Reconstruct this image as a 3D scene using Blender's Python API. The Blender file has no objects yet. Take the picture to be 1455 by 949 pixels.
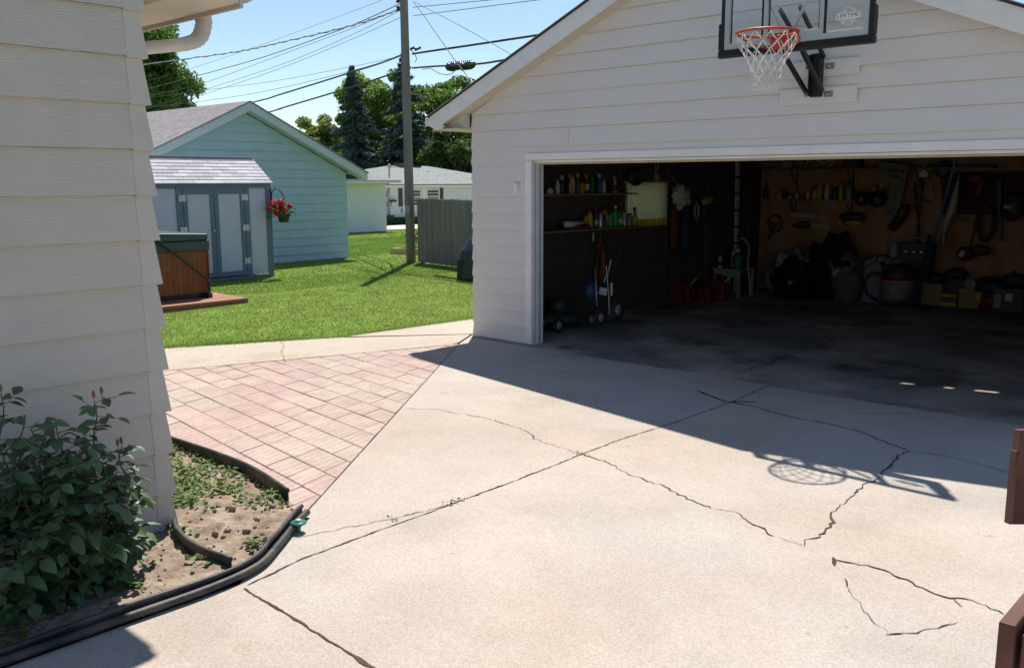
import bpy, bmesh, math, random
import numpy as np
from mathutils import Vector, Matrix, Euler, noise as mnoise
random.seed(7); RNG = np.random.default_rng(7)
PI = math.pi
sc = bpy.context.scene
COL = sc.collection

# ------------------------------------------------------------------ camera (fitted to the garage's edges)
F, PIT, ROL, YAW = 1296.82, .1657, -.0025, .7492
CAM = Vector((8.1496, -8.0481, 1.9223))
fw = Vector((-math.sin(YAW)*math.cos(PIT), math.cos(YAW)*math.cos(PIT), -math.sin(PIT)))
rt = Vector((math.cos(YAW), math.sin(YAW), 0)); up = rt.cross(fw)
RX = rt*math.cos(ROL)+up*math.sin(ROL); UY = -rt*math.sin(ROL)+up*math.cos(ROL)
cam_d = bpy.data.cameras.new('camera'); cam = bpy.data.objects.new('camera', cam_d); COL.objects.link(cam)
cam_d.sensor_width = 36; cam_d.lens = F/1455*36; cam_d.clip_start = .05; cam_d.clip_end = 2000
M = Matrix((RX, UY, -fw)).transposed().to_4x4(); M.translation = CAM; cam.matrix_world = M
sc.camera = cam
def ray(px, py): return fw + RX*((px-727.5)/F) - UY*((py-474.5)/F)
def G(px, py, z=0.): d = ray(px, py); return CAM + d*((z-CAM.z)/d.z)
def AX(px, py, x): d = ray(px, py); return CAM + d*((x-CAM.x)/d.x)
def AY(px, py, y): d = ray(px, py); return CAM + d*((y-CAM.y)/d.y)
def AD(px, py, t): return CAM + ray(px, py)*t

# ------------------------------------------------------------------ materials
def nn(nt, kind, **kw):
    n = nt.nodes.new(kind)
    for k, v in kw.items():
        if k.startswith('i_'): n.inputs[k[2:].replace('_', ' ')].default_value = v
        else: setattr(n, k, v)
    return n
def c4(c): return (c[0], c[1], c[2], 1)
MATS = {}
def mat(name, color, rough=.6, metal=0, var=.12, vscale=6, bump=0, bscale=40, spec=.4, stretch=(1, 1, 1), color2=None, c2scale=1.5, tint=0, transl=0, speck=0, speckscale=90, alpha=None, trans=0, emit=None):
    if name in MATS: return MATS[name]
    m = bpy.data.materials.new(name); m.use_nodes = True; nt = m.node_tree; L = nt.links.new
    b = nt.nodes['Principled BSDF']
    b.inputs['Roughness'].default_value = rough; b.inputs['Metallic'].default_value = metal
    b.inputs['Specular IOR Level'].default_value = spec
    tc = nn(nt, 'ShaderNodeTexCoord'); mp = nn(nt, 'ShaderNodeMapping'); mp.inputs['Scale'].default_value = stretch
    L(tc.outputs['Object'], mp.inputs['Vector'])
    n1 = nn(nt, 'ShaderNodeTexNoise'); n1.inputs['Scale'].default_value = vscale; n1.inputs['Detail'].default_value = 5; n1.inputs['Roughness'].default_value = .6
    L(mp.outputs[0], n1.inputs['Vector'])
    mr = nn(nt, 'ShaderNodeMapRange'); mr.inputs['From Min'].default_value = .25; mr.inputs['From Max'].default_value = .75
    mr.inputs['To Min'].default_value = 1-var; mr.inputs['To Max'].default_value = 1+var
    L(n1.outputs['Fac'], mr.inputs['Value'])
    col = None
    if color2 is not None:
        n2 = nn(nt, 'ShaderNodeTexNoise'); n2.inputs['Scale'].default_value = c2scale; n2.inputs['Detail'].default_value = 4
        L(mp.outputs[0], n2.inputs['Vector'])
        r2 = nn(nt, 'ShaderNodeMapRange'); r2.inputs['From Min'].default_value = .42; r2.inputs['From Max'].default_value = .62
        L(n2.outputs['Fac'], r2.inputs['Value'])
        mx = nn(nt, 'ShaderNodeMix', data_type='RGBA'); mx.inputs[6].default_value = c4(color); mx.inputs[7].default_value = c4(color2)
        L(r2.outputs[0], mx.inputs[0]); col = mx.outputs[2]
    vm = nn(nt, 'ShaderNodeVectorMath', operation='SCALE')
    if col: L(col, vm.inputs[0])
    else: vm.inputs[0].default_value = color[:3]
    fac = mr.outputs[0]
    if speck:
        vo = nn(nt, 'ShaderNodeTexVoronoi'); vo.inputs['Scale'].default_value = speckscale
        L(tc.outputs['Object'], vo.inputs['Vector'])
        sp = nn(nt, 'ShaderNodeSeparateColor'); L(vo.outputs['Color'], sp.inputs[0])
        m3 = nn(nt, 'ShaderNodeMapRange'); m3.inputs['To Min'].default_value = 1-speck; m3.inputs['To Max'].default_value = 1+speck
        L(sp.outputs[0], m3.inputs['Value'])
        mu = nn(nt, 'ShaderNodeMath', operation='MULTIPLY'); L(fac, mu.inputs[0]); L(m3.outputs[0], mu.inputs[1]); fac = mu.outputs[0]
    if tint:
        at = nn(nt, 'ShaderNodeAttribute', attribute_name='tint')
        m4 = nn(nt, 'ShaderNodeMapRange'); m4.inputs['To Min'].default_value = 1-tint; m4.inputs['To Max'].default_value = 1+tint
        L(at.outputs['Fac'], m4.inputs['Value'])
        mu = nn(nt, 'ShaderNodeMath', operation='MULTIPLY'); L(fac, mu.inputs[0]); L(m4.outputs[0], mu.inputs[1]); fac = mu.outputs[0]
    L(fac, vm.inputs['Scale']); L(vm.outputs[0], b.inputs['Base Color'])
    if bump:
        n3 = nn(nt, 'ShaderNodeTexNoise'); n3.inputs['Scale'].default_value = bscale; n3.inputs['Detail'].default_value = 4
        L(mp.outputs[0], n3.inputs['Vector'])
        bp = nn(nt, 'ShaderNodeBump'); bp.inputs['Strength'].default_value = bump; bp.inputs['Distance'].default_value = .01
        L(n3.outputs['Fac'], bp.inputs['Height']); L(bp.outputs[0], b.inputs['Normal'])
    if trans:
        b.inputs['Transmission Weight'].default_value = trans
    if transl:
        tr = nn(nt, 'ShaderNodeBsdfTranslucent'); L(vm.outputs[0], tr.inputs['Color'])
        ms = nn(nt, 'ShaderNodeMixShader'); ms.inputs[0].default_value = transl
        L(b.outputs[0], ms.inputs[1]); L(tr.outputs[0], ms.inputs[2]); L(ms.outputs[0], nt.nodes['Material Output'].inputs['Surface'])
    if emit: 
        b.inputs['Emission Color'].default_value = c4(emit); b.inputs['Emission Strength'].default_value = 1
    MATS[name] = m; return m

def siding_mat(name, color, axis, grain=.35, var=.05):
    """painted hardboard lap siding with embossed wood grain; axis = the wall's running axis"""
    m = mat(name, color, rough=.65, var=var, vscale=3, spec=.25); nt = m.node_tree; L = nt.links.new
    b = nt.nodes['Principled BSDF']
    tc = nn(nt, 'ShaderNodeTexCoord'); mp = nn(nt, 'ShaderNodeMapping')
    mp.inputs['Scale'].default_value = (.22 if axis == 'x' else 1, .22 if axis == 'y' else 1, 1)
    L(tc.outputs['Object'], mp.inputs[0])
    w = nn(nt, 'ShaderNodeTexWave', wave_type='BANDS', bands_direction='Z'); w.inputs['Scale'].default_value = 30
    w.inputs['Distortion'].default_value = 16; w.inputs['Detail'].default_value = 2; w.inputs['Detail Scale'].default_value = .5
    L(mp.outputs[0], w.inputs[0])
    n = nn(nt, 'ShaderNodeTexNoise'); n.inputs['Scale'].default_value = 60; L(mp.outputs[0], n.inputs[0])
    ad = nn(nt, 'ShaderNodeMath', operation='MULTIPLY_ADD'); ad.inputs[1].default_value = .5
    L(n.outputs['Fac'], ad.inputs[0]); L(w.outputs['Fac'], ad.inputs[2])
    bp = nn(nt, 'ShaderNodeBump'); bp.inputs['Strength'].default_value = grain; bp.inputs['Distance'].default_value = .004
    L(ad.outputs[0], bp.inputs['Height']); L(bp.outputs[0], b.inputs['Normal'])
    return m

def shingle_mat(name, c1, c2, scale_u=1.0):
    m = mat(name, c1, rough=.95, var=.15, vscale=2, spec=.1); nt = m.node_tree; L = nt.links.new
    return m

def stains(m, layers):
    """old oil, rust and damp marks with shapes of their own: (noise scale, lo, hi, colour factor, seed)"""
    nt = m.node_tree; L = nt.links.new; b = nt.nodes['Principled BSDF']; src = b.inputs['Base Color'].links[0].from_socket
    tc = nn(nt, 'ShaderNodeTexCoord')
    for sc_, lo, hi, colr, seed in layers:
        mp = nn(nt, 'ShaderNodeMapping'); mp.inputs['Location'].default_value = (seed*3.7, seed*1.9, 0); L(tc.outputs['Object'], mp.inputs[0])
        n = nn(nt, 'ShaderNodeTexNoise'); n.inputs['Scale'].default_value = sc_; n.inputs['Detail'].default_value = 6; n.inputs['Roughness'].default_value = .62; L(mp.outputs[0], n.inputs[0])
        r = nn(nt, 'ShaderNodeMapRange', interpolation_type='SMOOTHSTEP'); r.inputs['From Min'].default_value = lo; r.inputs['From Max'].default_value = hi; L(n.outputs['Fac'], r.inputs['Value'])
        mx = nn(nt, 'ShaderNodeMix', data_type='RGBA', blend_type='MULTIPLY'); L(r.outputs[0], mx.inputs[0]); L(src, mx.inputs[6]); mx.inputs[7].default_value = c4(colr); src = mx.outputs[2]
    L(src, b.inputs['Base Color'])

# ------------------------------------------------------------------ mesh builder
WMAT = {}
class MB:
    def __init__(s): s.v = []; s.f = []; s.mi = []; s.sm = []; s.tint = []
    def add(s, vs, fs, mi=0, smooth=False, tint=.5):
        o = len(s.v); s.v.extend(Vector(v) for v in vs)
        for f in fs: s.f.append([i+o for i in f]); s.mi.append(mi); s.sm.append(smooth); s.tint.append(tint)
    def box(s, x0, x1, y0, y1, z0, z1, mi=0, tint=.5):
        v = [(x, y, z) for z in (z0, z1) for y in (y0, y1) for x in (x0, x1)]
        s.add(v, [(0, 2, 3, 1), (4, 5, 7, 6), (0, 1, 5, 4), (2, 6, 7, 3), (0, 4, 6, 2), (1, 3, 7, 5)], mi, tint=tint)
    def obox(s, c, size, rot=(0, 0, 0), mi=0, tint=.5):
        R = Euler(rot).to_matrix(); c = Vector(c); h = [a/2 for a in size]
        v = [c+R@Vector((x*h[0], y*h[1], z*h[2])) for z in (-1, 1) for y in (-1, 1) for x in (-1, 1)]
        s.add(v, [(0, 2, 3, 1), (4, 5, 7, 6), (0, 1, 5, 4), (2, 6, 7, 3), (0, 4, 6, 2), (1, 3, 7, 5)], mi, tint=tint)
    def bar(s, p, q, w, h, mi=0, upv=(0, 0, 1)):
        p = Vector(p); q = Vector(q); d = (q-p).normalized(); u = Vector(upv)
        sd = d.cross(u)
        if sd.length < 1e-4: sd = d.cross(Vector((1, 0, 0)))
        sd.normalize(); u = sd.cross(d)
        v = [b+sd*(x*w/2)+u*(y*h/2) for b in (p, q) for x, y in ((-1, -1), (1, -1), (1, 1), (-1, 1))]
        s.add(v, [(3, 2, 1, 0), (4, 5, 6, 7), (0, 1, 5, 4), (1, 2, 6, 5), (2, 3, 7, 6), (3, 0, 4, 7)], mi)
    def tube(s, pts, r, n=8, mi=0, closed=False, flat=1.0):
        pts = [Vector(p) for p in pts]; k = len(pts)
        rr = r if isinstance(r, (list, tuple)) else [r]*k
        vs = []; prev = None
        for i, p in enumerate(pts):
            a = pts[(i-1) % k] if (closed or i > 0) else p; b = pts[(i+1) % k] if (closed or i < k-1) else p
            t = (b-a).normalized()
            if prev is None:
                u = t.cross(Vector((0, 0, 1)))
                if u.length < 1e-3: u = t.cross(Vector((1, 0, 0)))
                u.normalize()
            else: u = (prev-t*prev.dot(t)).normalized()
            prev = u; w = t.cross(u)
            for j in range(n):
                an = 2*PI*j/n; vs.append(p+u*(math.cos(an)*rr[i])+w*(math.sin(an)*rr[i]*flat))
        fs = []
        m = k if closed else k-1
        for i in range(m):
            for j in range(n):
                a = i*n+j; b = i*n+(j+1) % n; c = ((i+1) % k)*n+(j+1) % n; d = ((i+1) % k)*n+j
                fs.append((a, b, c, d))
        if not closed: fs.append(tuple(range(n-1, -1, -1))); fs.append(tuple((k-1)*n+j for j in range(n)))
        s.add(vs, fs, mi, True)
    def lathe(s, prof, c=(0, 0, 0), n=14, mi=0, R=None, sx=1, sy=1):
        c = Vector(c); vs = []
        for r, z in prof:
            for j in range(n):
                a = 2*PI*j/n; p = Vector((r*math.cos(a)*sx, r*math.sin(a)*sy, z))
                vs.append(c+(R@p if R else p))
        fs = []
        for i in range(len(prof)-1):
            for j in range(n):
                fs.append((i*n+j, i*n+(j+1) % n, (i+1)*n+(j+1) % n, (i+1)*n+j))
        fs.append(tuple(range(n-1, -1, -1))); fs.append(tuple((len(prof)-1)*n+j for j in range(n)))
        s.add(vs, fs, mi, True)
    def prism(s, poly, vec, mi=0, tint=.5):
        poly = [Vector(p) for p in poly]; vec = Vector(vec); n = len(poly)
        s.add(poly+[p+vec for p in poly], [tuple(range(n-1, -1, -1)), tuple(range(n, 2*n))]+[(i, (i+1) % n, n+(i+1) % n, n+i) for i in range(n)], mi, tint=tint)
    def blob(s, c, r, n=(14, 9), amp=.12, sc_=3., mi=0, seed=0, rot=None):
        c = Vector(c); r = Vector(r) if hasattr(r, '__len__') else Vector((r, r, r)); vs = []; fs = []
        A, B = n
        for i in range(B+1):
            th = PI*i/B
            for j in range(A):
                ph = 2*PI*j/A; d = Vector((math.sin(th)*math.cos(ph), math.sin(th)*math.sin(ph), math.cos(th)))
                k = 1+amp*mnoise.noise(d*sc_+Vector((seed*7.3, seed*3.1, 0)))*2
                p = Vector((d.x*r.x*k, d.y*r.y*k, d.z*r.z*k))
                vs.append(c+(rot@p if rot else p))
        for i in range(B):
            for j in range(A): fs.append((i*A+j, (i+1)*A+j, (i+1)*A+(j+1) % A, i*A+(j+1) % A))
        s.add(vs, fs, mi, True)
    def build(s, name, mats, parent=None, bevel=0, seg=2):
        me = bpy.data.meshes.new(name); o = bpy.data.objects.new(name, me); COL.objects.link(o)
        W = Matrix()
        if parent is not None: o.parent = parent; W = WMAT.get(parent.name, Matrix())
        WMAT[o.name] = W.copy(); Wi = W.inverted()
        me.from_pydata([tuple(Wi@v) for v in s.v], [], s.f)
        if not isinstance(mats, (list, tuple)): mats = [mats]
        for m in mats: me.materials.append(m)
        me.polygons.foreach_set('material_index', s.mi); me.polygons.foreach_set('use_smooth', s.sm)
        a = me.attributes.new('tint', 'FLOAT', 'FACE'); a.data.foreach_set('value', s.tint)
        me.update()
        if bevel:
            b = o.modifiers.new('bevel', 'BEVEL'); b.width = bevel; b.segments = seg; b.limit_method = 'ANGLE'
        return o
def tag(o, label=None, cat=None, group=None, kind=None):
    if label: o['label'] = label
    if cat: o['category'] = cat
    if group: o['group'] = group
    if kind: o['kind'] = kind
    return o
def thing(name, label, cat, loc=(0, 0, 0), rz=0, group=None):
    o = bpy.data.objects.new(name, None); COL.objects.link(o); o.location = loc; o.rotation_euler = (0, 0, rz); o.empty_display_size = .1
    WMAT[o.name] = Matrix.Translation(Vector(loc)) @ Matrix.Rotation(rz, 4, 'Z')
    return tag(o, label, cat, group)
def part(f, name, mats, parent, bevel=0, **k):
    b = MB(); f(b); return b.build(name, mats, parent, bevel)
def catmull(pts, k=6, closed=False):
    pts = [Vector(p) for p in pts]; out = []; n = len(pts)
    rng = range(n) if closed else range(n-1)
    for i in rng:
        p0 = pts[(i-1) % n] if closed or i > 0 else pts[i]; p1 = pts[i]; p2 = pts[(i+1) % n]
        p3 = pts[(i+2) % n] if closed or i < n-2 else p2
        for j in range(k):
            t = j/k
            out.append(.5*((2*p1)+(p2-p0)*t+(2*p0-5*p1+4*p2-p3)*t*t+(3*p1-p0-3*p2+p3)*t*t*t))
    if not closed: out.append(pts[-1])
    return out

def card_mesh(name, m, parent, C, N, size, tint, asp=.6, pointy=True):
    """many small leaf faces: C centres (n,3), N normals (n,3), size (n,), each a rhombus bent nowhere"""
    n = len(C); N = N/np.linalg.norm(N, axis=1, keepdims=True)
    A = RNG.normal(size=(n, 3)); A -= N*(A*N).sum(1, keepdims=True); A /= np.linalg.norm(A, axis=1, keepdims=True); B = np.cross(N, A)
    s = size[:, None]
    V = np.stack([C-A*s, C+B*s*asp, C+A*s, C-B*s*asp], 1).reshape(-1, 3)
    W = WMAT.get(parent.name, Matrix()) if parent else Matrix()
    V = V-np.array(W.translation)[None]
    me = bpy.data.meshes.new(name); me.vertices.add(4*n); me.vertices.foreach_set('co', V.ravel())
    me.loops.add(4*n); me.loops.foreach_set('vertex_index', np.arange(4*n, dtype=np.int32))
    me.polygons.add(n); me.polygons.foreach_set('loop_start', np.arange(n, dtype=np.int32)*4)
    me.polygons.foreach_set('loop_total', np.full(n, 4, dtype=np.int32)) if bpy.app.version < (4, 0) else None
    a = me.attributes.new('tint', 'FLOAT', 'FACE'); a.data.foreach_set('value', np.clip(tint, 0, 1).astype(np.float32))
    me.materials.append(m); me.update(); me.validate()
    o = bpy.data.objects.new(name, me); COL.objects.link(o)
    if parent: o.parent = parent
    WMAT[o.name] = W.copy(); return o

# ------------------------------------------------------------------ world, sun
SUN_D = Vector((.38, -.46, -1)).normalized()            # the way the light travels
EL = math.asin(-SUN_D.z); AZ = math.atan2(-SUN_D.x, -SUN_D.y)   # towards the sun, from +Y to +X
w = bpy.data.worlds.new('World'); sc.world = w; w.use_nodes = True; nt = w.node_tree
sky = nt.nodes.new('ShaderNodeTexSky'); sky.sky_type = 'NISHITA'; sky.sun_disc = False
sky.sun_elevation = EL; sky.sun_rotation = AZ; sky.altitude = 200; sky.air_density = 1.0; sky.dust_density = 0.0; sky.ozone_density = 1.6
bg = nt.nodes['Background']; bg.inputs['Strength'].default_value = .095; nt.links.new(sky.outputs[0], bg.inputs[0])
sd = bpy.data.lights.new('sun', 'SUN'); sd.energy = 5.0; sd.angle = math.radians(.53); sd.color = (1, .95, .87)
so = bpy.data.objects.new('sun', sd); COL.objects.link(so); so.rotation_euler = SUN_D.to_track_quat('-Z', 'Y').to_euler(); so.location = (-10, 12, 25)
sc.view_settings.view_transform = 'Standard'; sc.view_settings.look = 'None'; sc.view_settings.exposure = .45; sc.view_settings.gamma = 1
sc.render.engine = 'CYCLES'; sc.cycles.use_denoising = True; sc.cycles.max_bounces = 8; sc.cycles.diffuse_bounces = 5; sc.cycles.transparent_max_bounces = 8
sc.cycles.sample_clamp_indirect = 6

# ------------------------------------------------------------------ palette
concrete = mat('concrete', (.452, .398, .352), rough=.9, var=.09, vscale=1.3, bump=.35, bscale=160, spec=.2, speck=.14, speckscale=130, color2=(.462, .400, .342), c2scale=.55)
concrete_walk = mat('walk concrete', (.46, .395, .325), rough=.9, var=.08, vscale=1.6, bump=.3, bscale=150, spec=.2, speck=.14, speckscale=120)
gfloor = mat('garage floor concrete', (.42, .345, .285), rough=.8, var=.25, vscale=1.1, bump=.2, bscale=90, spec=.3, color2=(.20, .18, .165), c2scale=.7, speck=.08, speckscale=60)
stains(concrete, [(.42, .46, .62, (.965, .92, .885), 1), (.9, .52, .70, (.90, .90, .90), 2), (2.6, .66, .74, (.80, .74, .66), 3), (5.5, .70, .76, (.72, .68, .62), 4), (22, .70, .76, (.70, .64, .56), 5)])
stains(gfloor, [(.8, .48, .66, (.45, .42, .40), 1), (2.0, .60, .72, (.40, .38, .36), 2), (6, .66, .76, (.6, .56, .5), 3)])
stains(concrete_walk, [(.9, .5, .66, (.93, .88, .82), 1), (6, .66, .76, (.80, .76, .70), 2)])
dirt_crack = mat('dirt in the joints', (.085, .066, .052), rough=1, var=.4, vscale=30, spec=.1)
tar = mat('crack filler', (.045, .045, .05), rough=.7, var=.3, vscale=30)
paver_m = mat('red concrete paver', (.455, .335, .295), rough=.9, var=.16, vscale=5, bump=.5, bscale=120, tint=.055, speck=.12, speckscale=110, spec=.15, color2=(.47, .385, .325), c2scale=.9)
soil_m = mat('bed soil', (.25, .185, .135), rough=1, var=.35, vscale=9, bump=1, bscale=60, spec=.1, color2=(.33, .265, .20), c2scale=4)
lawn_m = mat('lawn ground', (.16, .235, .045), rough=1, var=.3, vscale=2.2, bump=1, bscale=90, spec=.1, color2=(.17, .21, .045), c2scale=.7)
blade_m = mat('grass blades', (.240, .39, .075), rough=.7, var=.28, vscale=1.1, tint=.42, transl=.25, spec=.2, color2=(.29, .40, .10), c2scale=.45)
white_p = mat('white paint', (.72, .71, .69), rough=.5, var=.06, vscale=5)
trim_p = mat('garage trim paint', (.76, .755, .76), rough=.55, var=.08, vscale=4)
house_sid = siding_mat('house siding paint', (.49, .455, .425), 'y', grain=.3)
house_trim = mat('house trim paint', (.50, .465, .43), rough=.6, var=.06)
gar_sid = siding_mat('garage siding paint', (.685, .668, .672), 'x', grain=.2, var=.03)
gar_side = siding_mat('garage side siding paint', (.68, .68, .695), 'y', grain=.2)
soffit_m = mat('soffit paint', (.60, .55, .48), rough=.6, var=.05)
roof_dark = mat('asphalt shingle dark', (.055, .055, .06), rough=.95, var=.3, vscale=8, spec=.1)
black_pl = mat('black plastic', (.012, .012, .014), rough=.35, var=.2, vscale=8)
black_metal = mat('black painted steel', (.012, .013, .016), rough=.4, var=.2)
chrome = mat('zinc bolt', (.55, .55, .55), rough=.3, metal=1)
print('materials ready')

# ================================================================== SETTING
def edge_x(y):
    """lawn edge against the concrete walk"""
    if y > .9: return -.93
    if y > -1.23: return -.93-(.9-y)*.13/2.13
    return -1.06+(y+1.23)*.50
def ground_h(x, y): return .006*math.sin(x*1.3+y*.7)+.005*math.sin(y*1.9-x*.4)
b = MB(); ys = [-14+.5*i for i in range(21)]+[-3.5+.5*i for i in range(48)]+[21+2*i for i in range(12)]
ds = [0, .25, .5, 1, 1.5, 2, 2.5, 3, 3.5, 4, 5, 6, 7, 8, 9, 10, 12, 14, 16, 18, 20, 24, 28, 34, 44]
V = []; 
for y in ys:
    for d in ds:
        x = edge_x(y)-d; V.append((x, y, -.005+(ground_h(x, y) if d > .1 else -.01)))
n = len(ds); FS = [(i*n+j, (i+1)*n+j, (i+1)*n+j+1, i*n+j+1) for i in range(len(ys)-1) for j in range(n-1)]
b.add(V, FS, 0, True); tag(b.build('lawn', lawn_m), kind='structure')
b = MB(); b.box(-700, 700, -700, 700, -.30, -.12); tag(b.build('ground', lawn_m), kind='structure')

# grass blades: thousands of single triangles, one object
def blades():
    P = []
    def batch(n, dmin, dmax, y0, y1, h, wd, powr=1.0):
        d = dmin+(dmax-dmin)*RNG.random(n)**powr; y = y0+(y1-y0)*RNG.random(n)
        ex = np.array([edge_x(t) for t in y]); x = ex-d+RNG.normal(0, .012, n)
        hh = h*RNG.uniform(.6, 1.25, n); ww = wd*RNG.uniform(.7, 1.3, n); an = RNG.uniform(0, 2*PI, n)
        z = -.01+.006*np.sin(x*1.3+y*.7)+.005*np.sin(y*1.9-x*.4)
        lean = RNG.normal(0, .3, (n, 2))*hh[:, None]
        a = np.stack([x-np.cos(an)*ww, y-np.sin(an)*ww, z], 1); c = np.stack([x+np.cos(an)*ww, y+np.sin(an)*ww, z], 1)
        t = np.stack([x+lean[:, 0], y+lean[:, 1], z+hh], 1)
        P.append((np.stack([a, c, t], 1), RNG.random(n)))
    batch(16000, -.045, .10, -6, 9, .045, .004)
    batch(130000, 0, 7, -6, 9, .030, .0055, 1.2)
    batch(150000, 5, 16, -4, 16, .032, .008)
    batch(100000, 10, 28, 4, 24, .038, .013)
    V = np.concatenate([p[0] for p in P]).reshape(-1, 3); T = np.concatenate([p[1] for p in P]); n = len(T)
    me = bpy.data.meshes.new('grass'); me.vertices.add(3*n); me.vertices.foreach_set('co', V.ravel())
    me.loops.add(3*n); me.loops.foreach_set('vertex_index', np.arange(3*n, dtype=np.int32))
    me.polygons.add(n); me.polygons.foreach_set('loop_start', np.arange(n, dtype=np.int32)*3)
    a = me.attributes.new('tint', 'FLOAT', 'FACE'); a.data.foreach_set('value', T.astype(np.float32))
    me.materials.append(blade_m); me.update(calc_edges=True)
    o = bpy.data.objects.new('grass', me); COL.objects.link(o)
    tag(o, 'short green mown grass of the back yard', 'grass', kind='stuff')
blades()

def sheet(name, poly, z, m, thick=.12):
    b = MB(); b.prism([(x, y, z-thick) for x, y in poly], (0, 0, thick)); o = b.build(name, m); tag(o, kind='structure'); return o
# driveway: one sheet; left edge runs diagonally from the garage corner to the flower bed
sheet('driveway', [(-.02, -.0), (.30, -.52), (3.80, -5.16), (4.34, -5.9), (4.36, -14), (20, -14), (20, -.17), (.13, -.17), (.13, .0)], 0, concrete)
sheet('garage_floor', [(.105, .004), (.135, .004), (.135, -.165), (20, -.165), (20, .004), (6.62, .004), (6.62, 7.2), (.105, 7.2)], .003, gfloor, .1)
sheet('garden_walk', [(-3.6, -6.32), (-1.06, -1.245), (-1.0, -1.215), (-.03, -.03), (.275, -.53), (.315, -.70), (-.79, -3.78), (-1.75, -6.45)], .004, concrete_walk)
sheet('side_path', [(-.93, .9), (-1.055, -1.20), (-.06, -.05), (-.02, .02), (-.02, 9), (-.93, 9)], .010, concrete_walk)

# joints and cracks in the concrete: ragged dirt-filled strips
def crack(b, px, wd, z=.0035, jag=.012, step=.028, mi=0, seed=0):
    r = random.Random(seed); pts = [G(*p) for p in px]; out = []
    for p, q in zip(pts[:-1], pts[1:]):
        k = max(1, int((q-p).length/step))
        for i in range(k): out.append(p.lerp(q, i/k))
    out.append(pts[-1]); n = len(out); cs = []
    for i, p in enumerate(out):
        t = (out[min(i+1, n-1)]-out[max(i-1, 0)]); t.z = 0; t.normalize(); s = Vector((-t.y, t.x, 0))
        off = jag*(mnoise.noise(Vector((p.x*9, p.y*9, seed)))*1.3+r.uniform(-.55, .55))
        ww = wd*.78*(.2+1.0*abs(mnoise.noise(Vector((p.x*5+9, p.y*5, seed+3))))+r.uniform(0, .3))
        if r.random() < .10: ww *= r.uniform(1.3, 1.8)
        if i in (0, n-1): ww *= .25
        c = p+s*off; cs.append((c+s*ww/2, c-s*ww/2))
    vs = []; 
    for a, c in cs: vs += [(a.x, a.y, z), (c.x, c.y, z)]
    b.add(vs, [(2*i, 2*i+1, 2*i+3, 2*i+2) for i in range(n-1)], mi)
b = MB()
crack(b, [(352, 832), (425, 796), (500, 768), (640, 717), (735, 682), (825, 646), (880, 625), (960, 600), (1035, 573), (1065, 560), (1094, 547)], .019, jag=.006, seed=1)
crack(b, [(345, 836), (400, 868), (440, 893), (490, 924), (535, 952), (600, 990)], .024, jag=.006, seed=2)
crack(b, [(415, 766), (490, 750), (560, 737), (640, 717)], .009, jag=.018, seed=3)
crack(b, [(575, 580), (620, 582), (700, 596), (740, 610), (770, 628), (825, 645)], .011, jag=.018, mi=1, seed=4)
crack(b, [(825, 645), (858, 655), (890, 672), (950, 694), (985, 713), (1012, 722)], .020, jag=.02, seed=5)
crack(b, [(1010, 722), (1045, 727), (1062, 741), (1105, 762)], .016, jag=.02, seed=6)
crack(b, [(1105, 762), (1143, 776)], .006, jag=.01, seed=7)
crack(b, [(1141, 775), (1148, 768), (1170, 758), (1182, 742), (1183, 728), (1208, 707), (1222, 692), (1250, 679), (1264, 660), (1275, 650), (1290, 640)], .022, jag=.02, seed=8)
crack(b, [(986, 554), (1008, 562), (1030, 570), (1068, 577)], .05, jag=.01, mi=1, seed=9)
crack(b, [(1030, 574), (1045, 570), (1075, 572)], .03, jag=.01, mi=1, seed=19)
crack(b, [(1065, 575), (1120, 592), (1165, 600), (1215, 610), (1250, 625), (1290, 640)], .022, jag=.02, seed=10)
crack(b, [(1290, 640), (1340, 647), (1400, 662), (1470, 680)], .013, jag=.02, seed=11)
crack(b, [(1182, 794), (1205, 799), (1240, 805), (1272, 817), (1310, 836), (1340, 847), (1370, 850), (1400, 860), (1428, 873)], .021, jag=.016, seed=12)
crack(b, [(1184, 792), (1186, 804)], .035, jag=.004, seed=13)
crack(b, [(1200, 822), (1203, 835)], .022, jag=.01, seed=14)
crack(b, [(1203, 835), (1240, 882), (1262, 901)], .006, jag=.015, seed=15)
crack(b, [(1258, 902), (1300, 897), (1340, 890), (1362, 885)], .017, jag=.016, seed=16)
crack(b, [(1355, 850), (1367, 864)], .01, jag=.008, seed=17)
crack(b, [(1094, 549), (1200, 566), (1330, 582), (1480, 597)], .012, jag=.006, z=.0075, seed=18)
crack(b, [(1036, 531), (1075, 522), (1113, 509), (1143, 499), (1172, 489), (1190, 478)], .03, jag=.03, z=.0075, seed=20)
crack(b, [(1202, 587), (1280, 588), (1360, 584)], .012, jag=.02, seed=21)
crack(b, [(634, 515), (700, 519), (760, 523), (900, 545), (985, 554)], .007, jag=.006, seed=22)
crack(b, [(885, 635), (920, 632), (960, 634)], .005, jag=.01, seed=23)
crack(b, [(398, 485), (404, 494), (399, 502), (403, 508), (407, 515)], .010, jag=.02, z=.0085, mi=1, seed=25)
crack(b, [(671, 479), (715, 485), (748, 490)], .016, jag=.02, seed=24)
for x, y in ((968, 656), (1173, 885), (1090, 680), (1362, 790), (1200, 890), (1145, 900), (985, 779), (1065, 829), (980, 744), (640, 786)):
    crack(b, [(x, y), (x+6, y+1)], .014, jag=.004, seed=x)
tag(b.build('pavement_cracks', [dirt_crack, tar]), kind='structure')
chalk = mat('blue chalk', (.30, .42, .62), rough=1, var=.5, vscale=40)
b = MB()
for k in range(9):
    x = 868+k*4; crack(b, [(x, 547+k*.8), (x+10, 556+k*.6)], .006, jag=.01, z=.006, seed=40+k)
tag(b.build('chalk_marks', chalk), kind='structure')
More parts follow.
